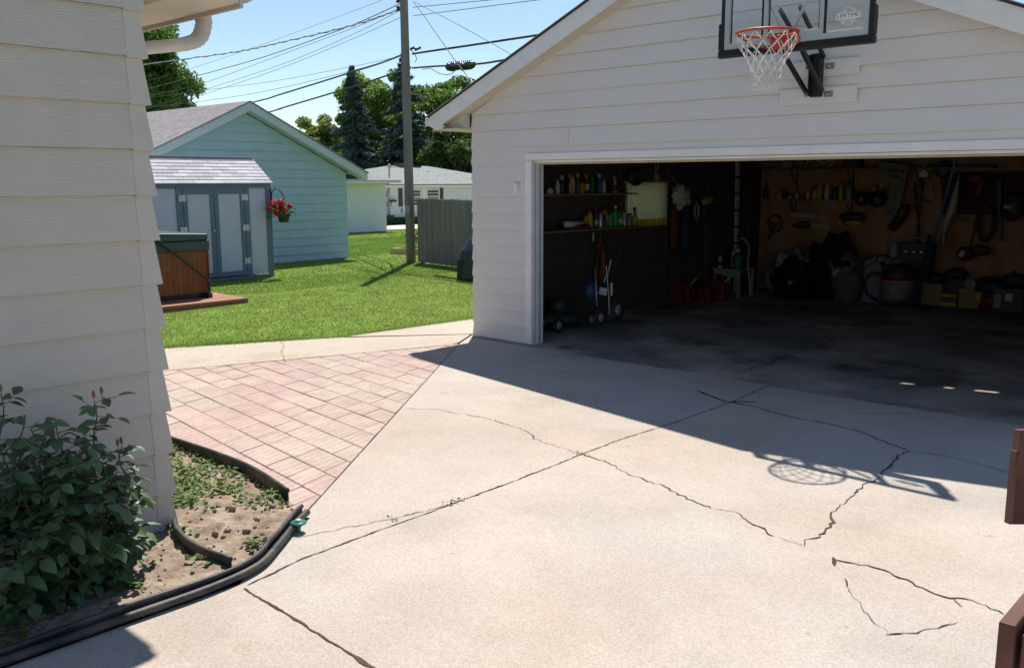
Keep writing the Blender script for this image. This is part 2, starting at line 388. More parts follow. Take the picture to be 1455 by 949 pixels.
weed_m = mat('weed leaves', (.10, .17, .03), rough=.6, var=.3, vscale=20, tint=.4, transl=.2)
wp = [(646, 714), (640, 717), (655, 711), (560, 739), (825, 644), (830, 646)]
C = []; 
for p in wp:
    g = G(*p)
    for k in range(7): C.append((g.x+random.gauss(0, .025), g.y+random.gauss(0, .012), .012))
C = np.array(C); N = RNG.normal(size=C.shape); N[:, 2] = 2
o = card_mesh('crack_weeds', weed_m, None, C, N, np.full(len(C), .012), RNG.random(len(C)), .5); tag(o, 'tiny weeds sprouting from the driveway joints', 'weeds', kind='stuff')

# stamped red pavers between house, walk and driveway
def clip(poly, a, bb):
    out = []; nrm = Vector((-(bb[1]-a[1]), bb[0]-a[0]))
    f = lambda p: (p[0]-a[0])*nrm.x+(p[1]-a[1])*nrm.y
    for i in range(len(poly)):
        p, q = poly[i], poly[(i+1) % len(poly)]; fp, fq = f(p), f(q)
        if fp >= 0: out.append(p)
        if (fp >= 0) != (fq >= 0):
            t = fp/(fp-fq); out.append((p[0]+(q[0]-p[0])*t, p[1]+(q[1]-p[1])*t))
    return out
PV = [(-.79, -3.79), (-1.5, -5.8), (3.42, -5.72), (3.806, -5.19), (.335, -.585)]
b = MB(); a0 = -.122; cu, su = math.cos(a0), math.sin(a0); r = random.Random(3)
PW, PH = .42, .25
for j in range(-26, 8):
    k = -4
    x = -5+r.uniform(0, PW)
    while x < 9:
        L = PW*r.choice((1, 1, .5, .75, 1, 1)); g = .0038
        q = [(x+g, j*PH*.98+g), (x+L-g, j*PH*.98+g), (x+L-g, (j+1)*PH*.98-g), (x+g, (j+1)*PH*.98-g)]; x += L
        q = [(u-.40*(v+4), v) for u, v in q]; q = [(u*cu-v*su, u*su+v*cu) for u, v in q]
        for i in range(5):
            if q: q = clip(q, PV[i], PV[(i+1) % 5])
        if len(q) < 3: continue
        cx = sum(p[0] for p in q)/len(q); cy = sum(p[1] for p in q)/len(q); h = r.uniform(-.003, .001); tx, ty = r.gauss(0, .006), r.gauss(0, .006); tn = r.random()
        H = lambda p: h+(p[0]-cx)*tx+(p[1]-cy)*ty
        nq = len(q); ins = [(cx+(p[0]-cx)*.975, cy+(p[1]-cy)*.965) for p in q]
        vs = [(p[0], p[1], H(p)-.05) for p in q]+[(p[0], p[1], H(p)-.005) for p in q]+[(p[0], p[1], H(p)) for p in ins]
        fs = [tuple(2*nq+i for i in range(nq))]
        for lv in (0, 1): fs += [(lv*nq+i, lv*nq+(i+1) % nq, (lv+1)*nq+(i+1) % nq, (lv+1)*nq+i) for i in range(nq)]
        b.add(vs, fs, 0, False, tn)
# fine raked grooves on the pavers
nt = paver_m.node_tree; tc = nn(nt, 'ShaderNodeTexCoord'); mp = nn(nt, 'ShaderNodeMapping'); mp.inputs['Rotation'].default_value = (0, 0, -.26)
wv = nn(nt, 'ShaderNodeTexWave', bands_direction='X', wave_profile='SAW'); wv.inputs['Scale'].default_value = 4.6; wv.inputs['Distortion'].default_value = .5; wv.inputs['Detail'].default_value = 2
nt.links.new(tc.outputs['Object'], mp.inputs[0]); nt.links.new(mp.outputs[0], wv.inputs[0])
bp = nn(nt, 'ShaderNodeBump'); bp.inputs['Strength'].default_value = 1; bp.inputs['Distance'].default_value = .012
old = [l for l in nt.links if l.to_socket.name == 'Normal' and l.to_node.type == 'BSDF_PRINCIPLED'][0].from_socket
gr_ = nn(nt, 'ShaderNodeMapRange', interpolation_type='SMOOTHSTEP'); gr_.inputs['From Max'].default_value = .16; nt.links.new(wv.outputs['Fac'], gr_.inputs['Value'])
nt.links.new(gr_.outputs[0], bp.inputs['Height']); nt.links.new(old, bp.inputs['Normal']); nt.links.new(bp.outputs[0], nt.nodes['Principled BSDF'].inputs['Normal'])
tag(b.build('brick_patio', paver_m), kind='structure')
sheet('patio_sand', [(-.79, -3.79), (-1.5, -5.8), (3.42, -5.72), (3.80, -5.165), (.31, -.54)], -.018, mat('joint sand', (.29, .22, .18), rough=1, var=.3, vscale=20), .08)

# ------------------------------------------------------------------ flower bed soil
BED = [(1.2, -5.10), (2.0, -5.04), (2.55, -5.02), (3.05, -5.04), (3.58, -5.125), (3.80, -5.21), (3.97, -5.40), (4.24, -5.77), (4.30, -6.03), (4.30, -9.0), (3.3, -9.0), (3.3, -5.7), (1.2, -5.7)]
def inpoly(x, y, P):
    c = False
    for i in range(len(P)):
        (x0, y0), (x1, y1) = P[i], P[i-1]
        if (y0 > y) != (y1 > y) and x < (x1-x0)*(y-y0)/(y1-y0)+x0: c = not c
    return c
def soil_h(x, y): return .026+.034*mnoise.noise(Vector((x*3, y*3, 1)))+.016*mnoise.noise(Vector((x*11, y*11, 2)))+.014*mnoise.noise(Vector((x*26, y*26, 5)))+.007*mnoise.noise(Vector((x*60, y*60, 8)))
b = MB(); st = .016; idx = {}; V = []; FS = []
for i in range(int(3.2/st)):
    for j in range(int(4.2/st)):
        x, y = 1.15+i*st, -9.1+j*st
        if inpoly(x+st/2, y+st/2, BED):
            f = []
            for dx, dy in ((0, 0), (1, 0), (1, 1), (0, 1)):
                k = (i+dx, j+dy)
                if k not in idx: X, Y = 1.15+k[0]*st, -9.1+k[1]*st; idx[k] = len(V); V.append((X, Y, soil_h(X, Y)))
                f.append(idx[k])
            FS.append(f)
b.add(V, FS, 0, True); tag(b.build('flower_bed_soil', soil_m), kind='structure')
b = MB(); r = random.Random(5)
for k in range(1100):
    x, y = r.uniform(1.8, 4.28), r.uniform(-8, -4.95)
    if inpoly(x, y, BED): s = r.choice((.004, .005, .006, .007, .008, .010, .012, .015, .022)); b.blob((x, y, soil_h(x, y)+s*.3), (s, s*r.uniform(.7, 1.2), s*.7), (7, 5), .25, 2, 0, k)
tag(b.build('soil_clods', soil_m), 'crumbly clods of dry soil in the flower bed', 'soil', kind='stuff')
# clover and small weeds in the sunny part of the bed
C = []
r = random.Random(9)
cl = [(1.4+r.random()*2.0, -5.62+r.random()*.62) for _ in range(125)]
cl += [(G(x, y).x, G(x, y).y) for x, y in ((270, 665), (285, 680), (300, 678), (320, 690), (340, 700), (365, 718), (395, 712), (405, 725), (255, 690), (290, 700), (310, 705), (345, 722), (330, 680), (350, 690), (265, 720), (375, 725), (400, 718), (360, 780), (370, 785), (290, 810), (185, 845), (180, 850), (190, 800), (250, 760), (262, 768), (20, 905), (60, 890), (10, 920), (90, 895))]
for x, y in cl:
    for k in range(r.randint(9, 22)):
        X, Y = x+r.gauss(0, .05), y+r.gauss(0, .035)
        if inpoly(X, Y, BED): C.append((X, Y, soil_h(X, Y)+r.uniform(.008, .035)))
C = np.array(C); N = RNG.normal(0, .45, size=C.shape); N[:, 2] = 1
o = card_mesh('clover', weed_m, None, C, N, RNG.uniform(.010, .023, len(C)), RNG.random(len(C)), .8); tag(o, 'low green clover weeds spreading over the dry flower bed', 'weeds', kind='stuff')

# ------------------------------------------------------------------ black lawn edging
edge_m = mat('black edging plastic', (.022, .022, .024), rough=.55, var=.4, vscale=14, spec=.4, color2=(.075, .066, .056), c2scale=6, bump=.3, bscale=30)
def edging(label, pts, htop, twin=True, r0=.0125):
    P = catmull(pts, 7); o = thing('lawn_edging', label, 'lawn edging', tuple(P[0]), 0, 'black lawn edging strips')
    b = MB(); vs = []; n = len(P); wav = lambda i: htop+.004*math.sin(i*.35)
    for i, p in enumerate(P):
        t = P[min(i+1, n-1)]-P[max(i-1, 0)]; t.z = 0; t.normalize(); s = Vector((-t.y, t.x, 0))
        for q, z in ((s*.004, -.05), (s*.004, wav(i)), (-s*.004, wav(i)), (-s*.004, -.05)): vs.append((p.x+q.x, p.y+q.y, z))
    fs = [(4*i+j, 4*i+(j+1) % 4, 4*(i+1)+(j+1) % 4, 4*(i+1)+j) for i in range(n-1) for j in range(4)]+[(0, 1, 2, 3), tuple(4*(n-1)+j for j in (3, 2, 1, 0))]
    b.add(vs, fs); b.build('strip', edge_m, o)
    b = MB(); b.tube([(p.x, p.y, wav(i)+r0*.7) for i, p in enumerate(P)], r0, 10); b.build('bead', edge_m, o)
    if twin:
        b = MB(); Q = []
        for i, p in enumerate(P):
            t = P[min(i+1, n-1)]-P[max(i-1, 0)]; t.z = 0; t.normalize(); Q.append((p.x+t.y*-.032*twin, p.y+t.x*.032*twin, .030))
        b.tube(Q, .020, 10); b.build('outer_bead', edge_m, o)
outer = [(4.31, -9.2), (4.305, -7.6), (4.306, -6.957), (4.305, -6.47), (4.305, -6.05), (4.25, -5.77), (4.10, -5.56), (3.97, -5.40), (3.86, -5.26), (3.80, -5.17)]
edging('long black double-beaded edging curving between flower bed and driveway', [(x, y, 0) for x, y in outer], .055, -1)
edging('black edging strip standing upright between the brick pavers and the soil', [(1.2, -5.12, 0), (2.0, -5.06, 0), (2.55, -5.02, 0), (3.05, -5.04, 0), (3.60, -5.13, 0)], .095, 0, .0125)
edging('short black edging strip dividing the bed at the house corner', [(3.50, -5.80, 0), (3.66, -5.86, 0), (3.9, -5.89, 0), (4.22, -5.87, 0)], .07, 0, .013)
p = G(424, 742, .055)
t = thing('ground_anchor', 'round green plastic anchor disc with a pale nub at the edging tip', 'anchor', (p.x, p.y, 0))
part(lambda b: b.lathe([(.006, -.1), (.012, .0), (.012, .048), (.004, .052)], (p.x, p.y, 0), 10), 'spike', mat('green plastic', (.02, .16, .12), rough=.45), t)
part(lambda b: b.lathe([(.040, .048), (.046, .052), (.044, .058), (.0, .061)], (p.x, p.y, 0), 20), 'disc', MATS['green plastic'], t)
part(lambda b: b.lathe([(.018, .060), (.016, .072), (.0, .074)], (p.x, p.y, 0), 12), 'nub', mat('grey plastic', (.45, .47, .45), rough=.5), t)

# ================================================================== BUILDINGS
def siding(mb, o, u, n, zs, al, ar, hole=None, proud=.018, jit=.0, mi=0):
    o, u, n = Vector(o), Vector(u), Vector(n); rr = random.Random(11)
    for z0, z1 in zip(zs[:-1], zs[1:]):
        z0j = z0+rr.uniform(-jit, jit)
        cuts = [z0j, z1]
        if hole: cuts += [h for h in (hole[2], hole[3]) if z0j+.004 < h < z1-.004]
        cuts = sorted(cuts); pr = lambda z: proud*(1-(z-z0)/(z1-z0))+.004
        for za, zb in zip(cuts[:-1], cuts[1:]):
            segs = [(al(za), ar(za), al(zb), ar(zb))]
            zm = (za+zb)/2; gv = .011 if za == z0j else 0
            if hole and hole[2] < zm < hole[3]: segs = [(al(za), hole[0], al(zb), hole[0]), (hole[1], ar(za), hole[1], ar(zb))]
            for a0, a1, b0, b1 in segs:
                if a1-a0 < .005: continue
                if b1-b0 < .001: b0 = b1 = (b0+b1)/2
                Z = Vector((0, 0, 1))
                P = [o+u*a0+n*pr(za)+Z*za, o+u*a1+n*pr(za)+Z*za, o+u*b1+n*pr(zb)+Z*zb, o+u*b0+n*pr(zb)+Z*zb,
                     o+u*a0+Z*(za+gv), o+u*a1+Z*(za+gv), o+u*b1+Z*zb, o+u*b0+Z*zb]
                mb.add(P, [(0, 1, 2, 3), (1, 0, 4, 5), (0, 3, 7, 4), (2, 1, 5, 6)], mi)

# ---- the near house at the left
hs = thing('house', 'cream lap-sided house corner filling the left edge, rose bush at its foot', 'house', (3.45, -5.75, 0))
HX, HY = 3.45, -5.795
courses = [.03]+[.232+.232*i for i in range(21)]
hipz = lambda z: 0 if z < 3.0 else (z-3.0)/.45
b = MB(); siding(b, (HX, HY-.075, 0), (0, -1, 0), (1, 0, 0), courses, lambda z: max(0, hipz(z)-.6), lambda z: max(.1, 9-hipz(z)), None, .026, .003)
siding(b, (HX-.075, HY, 0), (-1, 0, 0), (0, 1, 0), courses[:14], lambda z: 0, lambda z: 11, None, .030)
b.box(-8, HX-.001, -14.8, HY-.001, .0, 3.0); b.prism([(HX-.01, HY-.1, 3.0), (HX-.01, -14.7, 3.0), (HX-.01, -10.25, 4.9)], (-.1, 0, 0)); b.build('siding_wall', house_sid, hs)
b = MB()
for z0, z1 in zip(courses[:13], courses[1:14]):
    z0 -= .006; p0, p1 = .032, .008; g = .078
    pts0 = [(HX, HY-g), (HX+p0, HY-g), (HX+p0, HY+p0), (HX-g, HY+p0), (HX-g, HY)]; pts1 = [(HX, HY-g), (HX+p1, HY-g), (HX+p1, HY+p1), (HX-g, HY+p1), (HX-g, HY)]
    b.add([(x, y, z0) for x, y in pts0]+[(x, y, z1-.004) for x, y in pts1], [(1, 2, 7, 6), (2, 3, 8, 7), (0, 1, 6, 5), (3, 4, 9, 8), (4, 3, 2, 1, 0), (5, 6, 7, 8, 9)], 0)
b.build('corner_trim', house_trim, hs)
part(lambda b: b.box(-8, HX+.004, -14.8, HY+.004, -.2, .034), 'foundation', mat('foundation brick', (.16, .075, .06), rough=.9, var=.3, vscale=20), hs)
b = MB(); b.box(-8, 3.50, HY+.006, -5.235, 2.885, 2.905); b.build('soffit', soffit_m, hs)
b = MB()
for k in range(9): b.box(-8, 3.49, HY+.02+k*.022, HY+.031+k*.022, 2.874, 2.884)
b.build('soffit_vent', soffit_m, hs)
b = MB(); b.box(-8, 3.505, -5.234, -5.214, 2.862, 3.04); b.box(3.486, 3.505, HY, -5.236, 2.906, 3.02); b.build('fascia', house_trim, hs)
b = MB(); gp = [(-5.212, 3.03), (-5.212, 2.90), (-5.18, 2.895), (-5.12, 2.93), (-5.10, 3.03), (-5.11, 3.03), (-5.13, 2.935), (-5.18, 2.905), (-5.204, 2.908), (-5.204, 3.03)]
b.prism([(-8, y, z) for y, z in gp], (11.49, 0, 0)); b.prism([(3.491, y, z) for y, z in gp[:5]], (.006, 0, 0)); b.build('gutter', house_trim, hs)
b = MB(); b.prism([(-8, -5.08, 3.05), (-8, -10.25, 4.98), (-8, -10.25, 5.06), (-8, -5.08, 3.12)], (11.53, 0, 0)); b.prism([(-8, -10.25, 4.98), (-8, -15.4, 3.05), (-8, -15.4, 3.12), (-8, -10.25, 5.06)], (11.53, 0, 0)); b.build('roof', roof_dark, hs)
b = MB(); ds_ = catmull([(2.98, -5.16, 2.93), (2.99, -5.17, 2.84), (3.02, -5.22, 2.755), (3.08, -5.33, 2.705), (3.12, -5.49, 2.67), (3.13, -5.65, 2.63), (3.11, -5.745, 2.52), (3.10, -5.76, 2.3), (3.10, -5.76, .2)], 6)
b.tube(ds_, [.046+(.005 if (i % 2 and 4 < i < 22) else 0) for i in range(len(ds_))], 10, flat=.75); b.build('downspout', mat('downspout paint', (.62, .57, .53), rough=.5), hs)

# ---- the garage
GW, PK = 6.72, 3.36; SL = .425; EZ = 2.74
gl = lambda x: EZ+SL*(x if x < PK else GW-x)
gar = thing('garage', 'pale lap-sided two-car garage with its door open and basketball hoop on the gable', 'garage', (0, 0, 0))
D0, D1, DH = 1.06, 6.42, 2.13
zs = [.0, .18]+[.18+.1945*(i+1) for i in range(21)]
al = lambda z: 0 if z < EZ else (z-EZ)/SL
b = MB(); siding(b, (.0, 0, 0), (1, 0, 0), (0, -1, 0), zs, lambda z: al(z) if z > EZ else .012, lambda z: GW-al(z), (.90, D1+.16, -1, 2.235), 0.026, .0025)
b.prism([(0, .1, .0), (.955, .1, .0), (.955, .1, 2.19), (D1+.105, .1, 2.19), (D1+.105, .1, 0), (GW, .1, 0), (GW, .1, EZ), (PK, .1, EZ+SL*PK), (0, .1, EZ)], (0, -.099, 0))
b.build('front_wall', gar_sid, gar)
WY0, WY1, WZ0, WZ1 = 3.06, 4.05, 1.27, 1.875
b = MB(); siding(b, (0, 0, 0), (0, 1, 0), (-1, 0, 0), [z for z in zs if z < 2.6], lambda z: .012, lambda z: 7.3, (WY0-.05, WY1+.05, WZ0-.05, WZ1+.05), .017)
for y0, y1, z0, z1 in ((.101, WY0, 0, EZ), (WY1, 7.3, 0, EZ), (WY0, WY1, 0, WZ0), (WY0, WY1, WZ1, EZ)): b.box(0.001, .1, y0, y1, z0, z1)
b.build('side_wall', gar_side, gar); b = MB(); b.box(GW-.1, GW, .101, 7.3, 0, EZ); b.build('side_wall', gar_side, gar)
b = MB(); b.prism([(.1, 7.2, 0), (GW-.1, 7.2, 0), (GW-.1, 7.2, EZ), (PK, 7.2, EZ+SL*PK-.05), (.1, 7.2, EZ)], (0, .1, 0)); b.build('rear_wall', gar_side, gar)
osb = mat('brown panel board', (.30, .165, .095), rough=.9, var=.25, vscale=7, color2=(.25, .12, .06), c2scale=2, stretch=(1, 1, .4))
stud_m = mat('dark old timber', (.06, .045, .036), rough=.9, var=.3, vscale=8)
b = MB()
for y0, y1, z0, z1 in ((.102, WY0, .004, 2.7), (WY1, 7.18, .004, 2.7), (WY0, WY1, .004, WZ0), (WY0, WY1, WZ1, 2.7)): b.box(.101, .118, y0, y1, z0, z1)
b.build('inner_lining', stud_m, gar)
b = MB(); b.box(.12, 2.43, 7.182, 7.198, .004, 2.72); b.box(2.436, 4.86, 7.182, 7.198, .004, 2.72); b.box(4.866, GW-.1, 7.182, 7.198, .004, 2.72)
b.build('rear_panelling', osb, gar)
b = MB()
for k in range(6): b.box(.118, .155, .45+k*1.22, .49+k*1.22, .004, 2.7)
b.build('stud', stud_m, gar)
b = MB()
for k in range(5): b.box(.1, GW-.1, .9+k*1.4, .94+k*1.4, 2.56, 2.69)
b.build('ceiling_joist', stud_m, gar)
# roof: two slopes; three narrow gaps added to cast sun streaks on the floor
b = MB(); fo, so_ = .235, .50; RT = .022
def slope(xa, xb, ya, yb):
    zt = lambda x: EZ+.205+SL*(x if x < PK else GW-x)
    z0, z1 = zt(xa+1e-6), zt(xb-1e-6)
    b.add([(xa, ya, z0-RT), (xb, ya, z1-RT), (xb, yb, z1-RT), (xa, yb, z0-RT), (xa, ya, z0), (xb, ya, z1), (xb, yb, z1), (xa, yb, z0)],
          [(3, 2, 1, 0), (4, 5, 6, 7), (0, 1, 5, 4), (1, 2, 6, 5), (2, 3, 7, 6), (3, 0, 4, 7)])
ya, yb = -fo-.015, 7.5
slope(-so_-.03, PK, ya, yb)
hy0, hy1 = 2.735, 2.80
slope(PK, GW+so_+.03, ya, hy0); slope(PK, GW+so_+.03, hy1, yb)
xs = [PK, 3.40, 3.53, 3.84, 3.93, 4.14, 4.36, GW+so_+.03]
for i in (0, 2, 4, 6): slope(xs[i], xs[i+1], hy0, hy1)
b.build('roof', roof_dark, gar)
b = MB()
for s in (0, 1):
    fx = (lambda x: x) if not s else (lambda x: GW-x)
    lo, hi = EZ-.004, EZ+.195
    poly = [(fx(-so_), EZ-.15), (fx(-.40), EZ-.19), (fx(-.28), EZ-.18), (fx(-.27), lo+SL*-.27), (fx(PK), lo+SL*PK), (fx(PK), hi+SL*PK), (fx(-so_), hi+SL*-so_)]
    b.prism([(x, -fo, z) for x, z in poly], (0, .022, 0))
    b.prism([(fx(-so_-.0), -fo+.023, EZ-.13), (fx(-so_-.0), -fo+.023, hi+SL*-so_-.01), (fx(-so_-.0), 7.4, hi+SL*-so_-.01), (fx(-so_-.0), 7.4, EZ-.13)], ((.02 if not s else -.02), 0, 0))
b.build('fascia', trim_p, gar)
b = MB()
for s in (0, 1):
    fx = (lambda x: x) if not s else (lambda x: GW-x)
    b.prism([(fx(-.30), -fo+.023, EZ+SL*-.3), (fx(PK), -fo+.023, EZ+SL*PK), (fx(PK), -fo+.023, EZ+SL*PK+.02), (fx(-.30), -fo+.023, EZ+SL*-.3+.02)], (0, fo-.024, 0))
    b.prism([(fx(-so_+.02), -fo+.024, EZ-.125), (fx(-.002), -fo+.024, EZ-.125), (fx(-.002), -fo+.024, EZ-.005), (fx(-.30), -fo+.024, EZ-.128)], (0, fo-.0245, 0)) if False else None
    xa, xb = sorted((fx(-so_+.022), fx(-.020))); b.box(xa, xb, -.21, 7.3, EZ-.195, EZ-.18)
    xa, xb = sorted((fx(-.29), fx(-.0215))); b.prism([(fx(-.46), -.11, EZ-.178), (fx(-.022), -.11, EZ-.178), (fx(-.022), -.11, EZ-.012), (fx(-.34), -.11, EZ-.145)], (0, .1, 0))
b.build('soffit', soffit_m, gar)
# drip edge
b = MB()
for s in (0, 1):
    fx = (lambda x: x) if not s else (lambda x: GW-x)
    b.bar((fx(-so_-.02), -fo-.006, EZ+.20+SL*(-so_-.02)), (fx(PK), -fo-.006, EZ+.20+SL*PK), .012, .028)
b.build('drip_edge', mat('drip edge metal', (.46, .37, .35), rough=.6), gar)
b = MB(); b.box(-so_-.115, -so_-.002, -fo+.02, 7.3, EZ-.135, EZ-.03); b.build('eave_gutter', white_p, gar, .01)
b = MB(); rj = random.Random(8)
for k, x in ((16, 3.42), (12, 1.55)):
    z0, z1 = zs[k], zs[k+1]; b = MB(); b.prism([(x, -.0315, z0+.004), (x+.004, -.0315, z0+.004), (x+.004, -.0075, z1-.006), (x, -.0075, z1-.006)], (0, .004, 0)); b.build('butt_joint', mat('joint caulk', (.50, .49, .48), rough=.8), gar)
# door frame: casing, stop and jambs
b = MB(); b.box(.905, 1.005, -.032, -.004, 0, 2.158); b.box(.905, D1+.155, -.034, -.004, 2.16, 2.238); b.box(D1+.055, D1+.155, -.032, -.004, 0, 2.158); b.build('door_casing', trim_p, gar, .004)
b = MB()
for x in (1.0, D1+.02): b.box(x, x+.04, -.002, .145, 0, DH)
b.box(1.0, D1+.06, -.002, .145, DH, 2.158)
b.build('door_jamb', trim_p, gar, .003)
b = MB(); b.box(1.005, 1.048, -.022, -.003, 0, 2.13); b.box(1.041, 1.062, .05, .075, 0, DH-.002); b.build('door_stop', mat('grey weather strip', (.40, .42, .46), rough=.5), gar)
b = MB(); b.box(1.03, D1+.03, .04, .075, DH-.02, DH-.001); b.build('header_strip', mat('tan header strip', (.50, .40, .28), rough=.6), gar)
# dark filler between wall foot and slab
b = MB(); b.box(.0, .90, -.014, -.001, -.05, .006); b.build('wall_foot', dirt_crack, gar)
# window in the side wall
b = MB()
for y0, y1, z0, z1 in ((WY0-.05, WY0, WZ0-.05, WZ1+.05), (WY1, WY1+.05, WZ0-.05, WZ1+.05), (WY0, WY1, WZ0-.05, WZ0), (WY0, WY1, WZ1, WZ1+.05)): b.box(-.03, .116, y0, y1, z0, z1)
b.box(.02, .05, (WY0+WY1)/2-.02, (WY0+WY1)/2+.02, WZ0, WZ1)
wf = b.build('window_frame', white_p, gar)
glass = bpy.data.materials.new('window glass'); glass.use_nodes = True; nt = glass.node_tree; gb = nt.nodes.new('ShaderNodeBsdfGlossy'); gb.inputs['Roughness'].default_value = .02; tb = nt.nodes.new('ShaderNodeBsdfTransparent'); ms = nt.nodes.new('ShaderNodeMixShader'); ms.inputs[0].default_value = .10
nt.links.new(tb.outputs[0], ms.inputs[1]); nt.links.new(gb.outputs[0], ms.inputs[2]); nt.links.new(ms.outputs[0], nt.nodes['Material Output'].inputs['Surface']); MATS['window glass'] = glass
part(lambda b: b.box(.030, .034, WY0, WY1, WZ0, WZ1), 'window_pane', glass, gar)
p = AY(735, 268, 0)
t = part(lambda b: b.box(p.x-.035, p.x+.035, -.040, -.010, p.z-.065, p.z+.065), 'keypad_cover', white_p, gar, .008)
tag(t, 'small white rectangular opener box on the siding')

print('near buildings ready')

# ================================================================== HOOP
hp = thing('basketball_hoop', 'wall-mounted basketball hoop with clear backboard above the garage door', 'basketball hoop', (4.42, 0, 2.7))
BX0, BX1, BZ0, BZ1, BY = 3.835, 5.165, 2.99, 3.52, -.70
grey_al = mat('grey aluminium', (.40, .46, .47), rough=.45, var=.05)
b = MB()
b.box(BX0-.005, BX0+.03, BY-.012, BY+.035, BZ0+.06, BZ1); b.box(BX1-.03, BX1+.005, BY-.012, BY+.035, BZ0+.06, BZ1); b.box(BX0, BX1, BY-.012, BY+.035, BZ1, BZ1+.035)
b.build('backboard_frame', black_metal, hp, .006)
b = MB()
b.box(BX0-.025, BX1+.025, BY-.022, BY+.042, BZ0-.012, BZ0+.055); b.box(BX0-.025, BX0+.028, BY-.022, BY+.042, BZ0+.055, BZ0+.28); b.box(BX1-.028, BX1+.025, BY-.022, BY+.042, BZ0+.055, BZ0+.28)
b.build('corner_pad', black_pl, hp, .012)
b = MB()
def ring(b, x0, x1, z0, z1, t, y0, y1):
    b.box(x0, x1, y0, y1, z0, z0+t); b.box(x0, x1, y0, y1, z1-t, z1); b.box(x0, x0+t, y0, y1, z0+t, z1-t); b.box(x1-t, x1, y0, y1, z0+t, z1-t)
ring(b, BX0+.031, BX1-.031, BZ0+.058, BZ1-.002, .045, BY-.008, BY+.006); b.build('border_trim', grey_al, hp)
b = MB(); ring(b, 4.235, 4.765, BZ0+.104, BZ0+.50, .035, BY-.0075, BY+.0055); b.build('shooter_square', grey_al, hp)
b = MB(); ring(b, 4.215, 4.785, BZ0+.104, BZ0+.52, .018, BY-.006, BY+.005); b.build('square_outline', black_pl, hp)
for x in (BX0+.08, 4.272, 4.716): part(lambda b: b.box(x, x+.011, BY+.008, BY+.02, BZ0+.11, BZ1-.05), 'frame_bar', black_pl, hp)
acr = bpy.data.materials.new('clear acrylic'); acr.use_nodes = True; nt = acr.node_tree; gb = nt.nodes.new('ShaderNodeBsdfGlossy'); gb.inputs['Roughness'].default_value = .04; tb = nt.nodes.new('ShaderNodeBsdfTransparent'); tb.inputs['Color'].default_value = (.95, .97, .97, 1); ms = nt.nodes.new('ShaderNodeMixShader'); ms.inputs[0].default_value = .05
nt.links.new(tb.outputs[0], ms.inputs[1]); nt.links.new(gb.outputs[0], ms.inputs[2]); nt.links.new(ms.outputs[0], nt.nodes['Material Output'].inputs['Surface'])
part(lambda b: b.box(BX0+.035, BX1-.035, BY+.007, BY+.0075, BZ0+.06, BZ1-.01), 'acrylic_pane', acr, hp)
part(lambda b: (b.box(4.80, BX1-.08, BY-.004, BY+.003, BZ0+.108, BZ0+.119), b.box(4.60, 4.725, BY-.004, BY+.003, BZ0+.141, BZ0+.152)), 'pane_glint', white_p, hp)  # white strips stand in for light reflexes along the pane bottoms
white_dec = mat('white decal', (.78, .78, .76), rough=.5, var=.03)
def text(name, body, size, loc, rot, m, parent=None, depth=.0008, sx=1.):
    cu = bpy.data.curves.new('t', 'FONT'); cu.body = body; cu.size = size; cu.align_x = 'CENTER'; cu.align_y = 'CENTER'; cu.extrude = depth
    ob = bpy.data.objects.new('t', cu); COL.objects.link(ob); bpy.context.view_layer.update()
    me = bpy.data.meshes.new_from_object(ob.evaluated_get(bpy.context.evaluated_depsgraph_get())); bpy.data.objects.remove(ob); bpy.data.curves.remove(cu)
    R = Matrix.Translation(Vector(loc)) @ Euler(rot).to_matrix().to_4x4() @ Matrix.Diagonal((sx, 1, 1, 1))
    b = MB(); b.add([R@v.co for v in me.vertices], [list(p.vertices) for p in me.polygons]); bpy.data.meshes.remove(me)
    return b
LX, LZ = 4.965, BZ0+.215
b = MB(); b.box(LX-.095, LX+.095, BY-.0100, BY-.0085, LZ-.022, LZ+.026)
for k in range(26):
    a = 2*PI*k/26
    if abs(math.sin(a)) > .42: b.bar((LX+.066*math.cos(a), BY-.0092, LZ+.066*math.sin(a)), (LX+.066*math.cos(a+.2), BY-.0092, LZ+.066*math.sin(a+.2)), .0015, .007, 0, (0, 1, 0))
for q in (-.03, .03): b.bar((LX+q*.6, BY-.0092, LZ+.028), (LX+q*1.2, BY-.0092, LZ+.058), .0015, .006, 0, (0, 1, 0)); b.bar((LX+q*.6, BY-.0092, LZ-.024), (LX+q*1.2, BY-.0092, LZ-.055), .0015, .006, 0, (0, 1, 0))
for q in range(5): b.box(LX-.06+q*.026, LX-.045+q*.026, BY-.0100, BY-.0085, LZ-.036, LZ-.029)
lg = b.build('emblem', white_dec, hp)
text('t', 'LIFETIME', .046, (LX, BY-.0108, LZ+.002), (PI/2, 0, 0), None).build('lettering', mat('grey decal', (.16, .17, .18), rough=.6), lg)
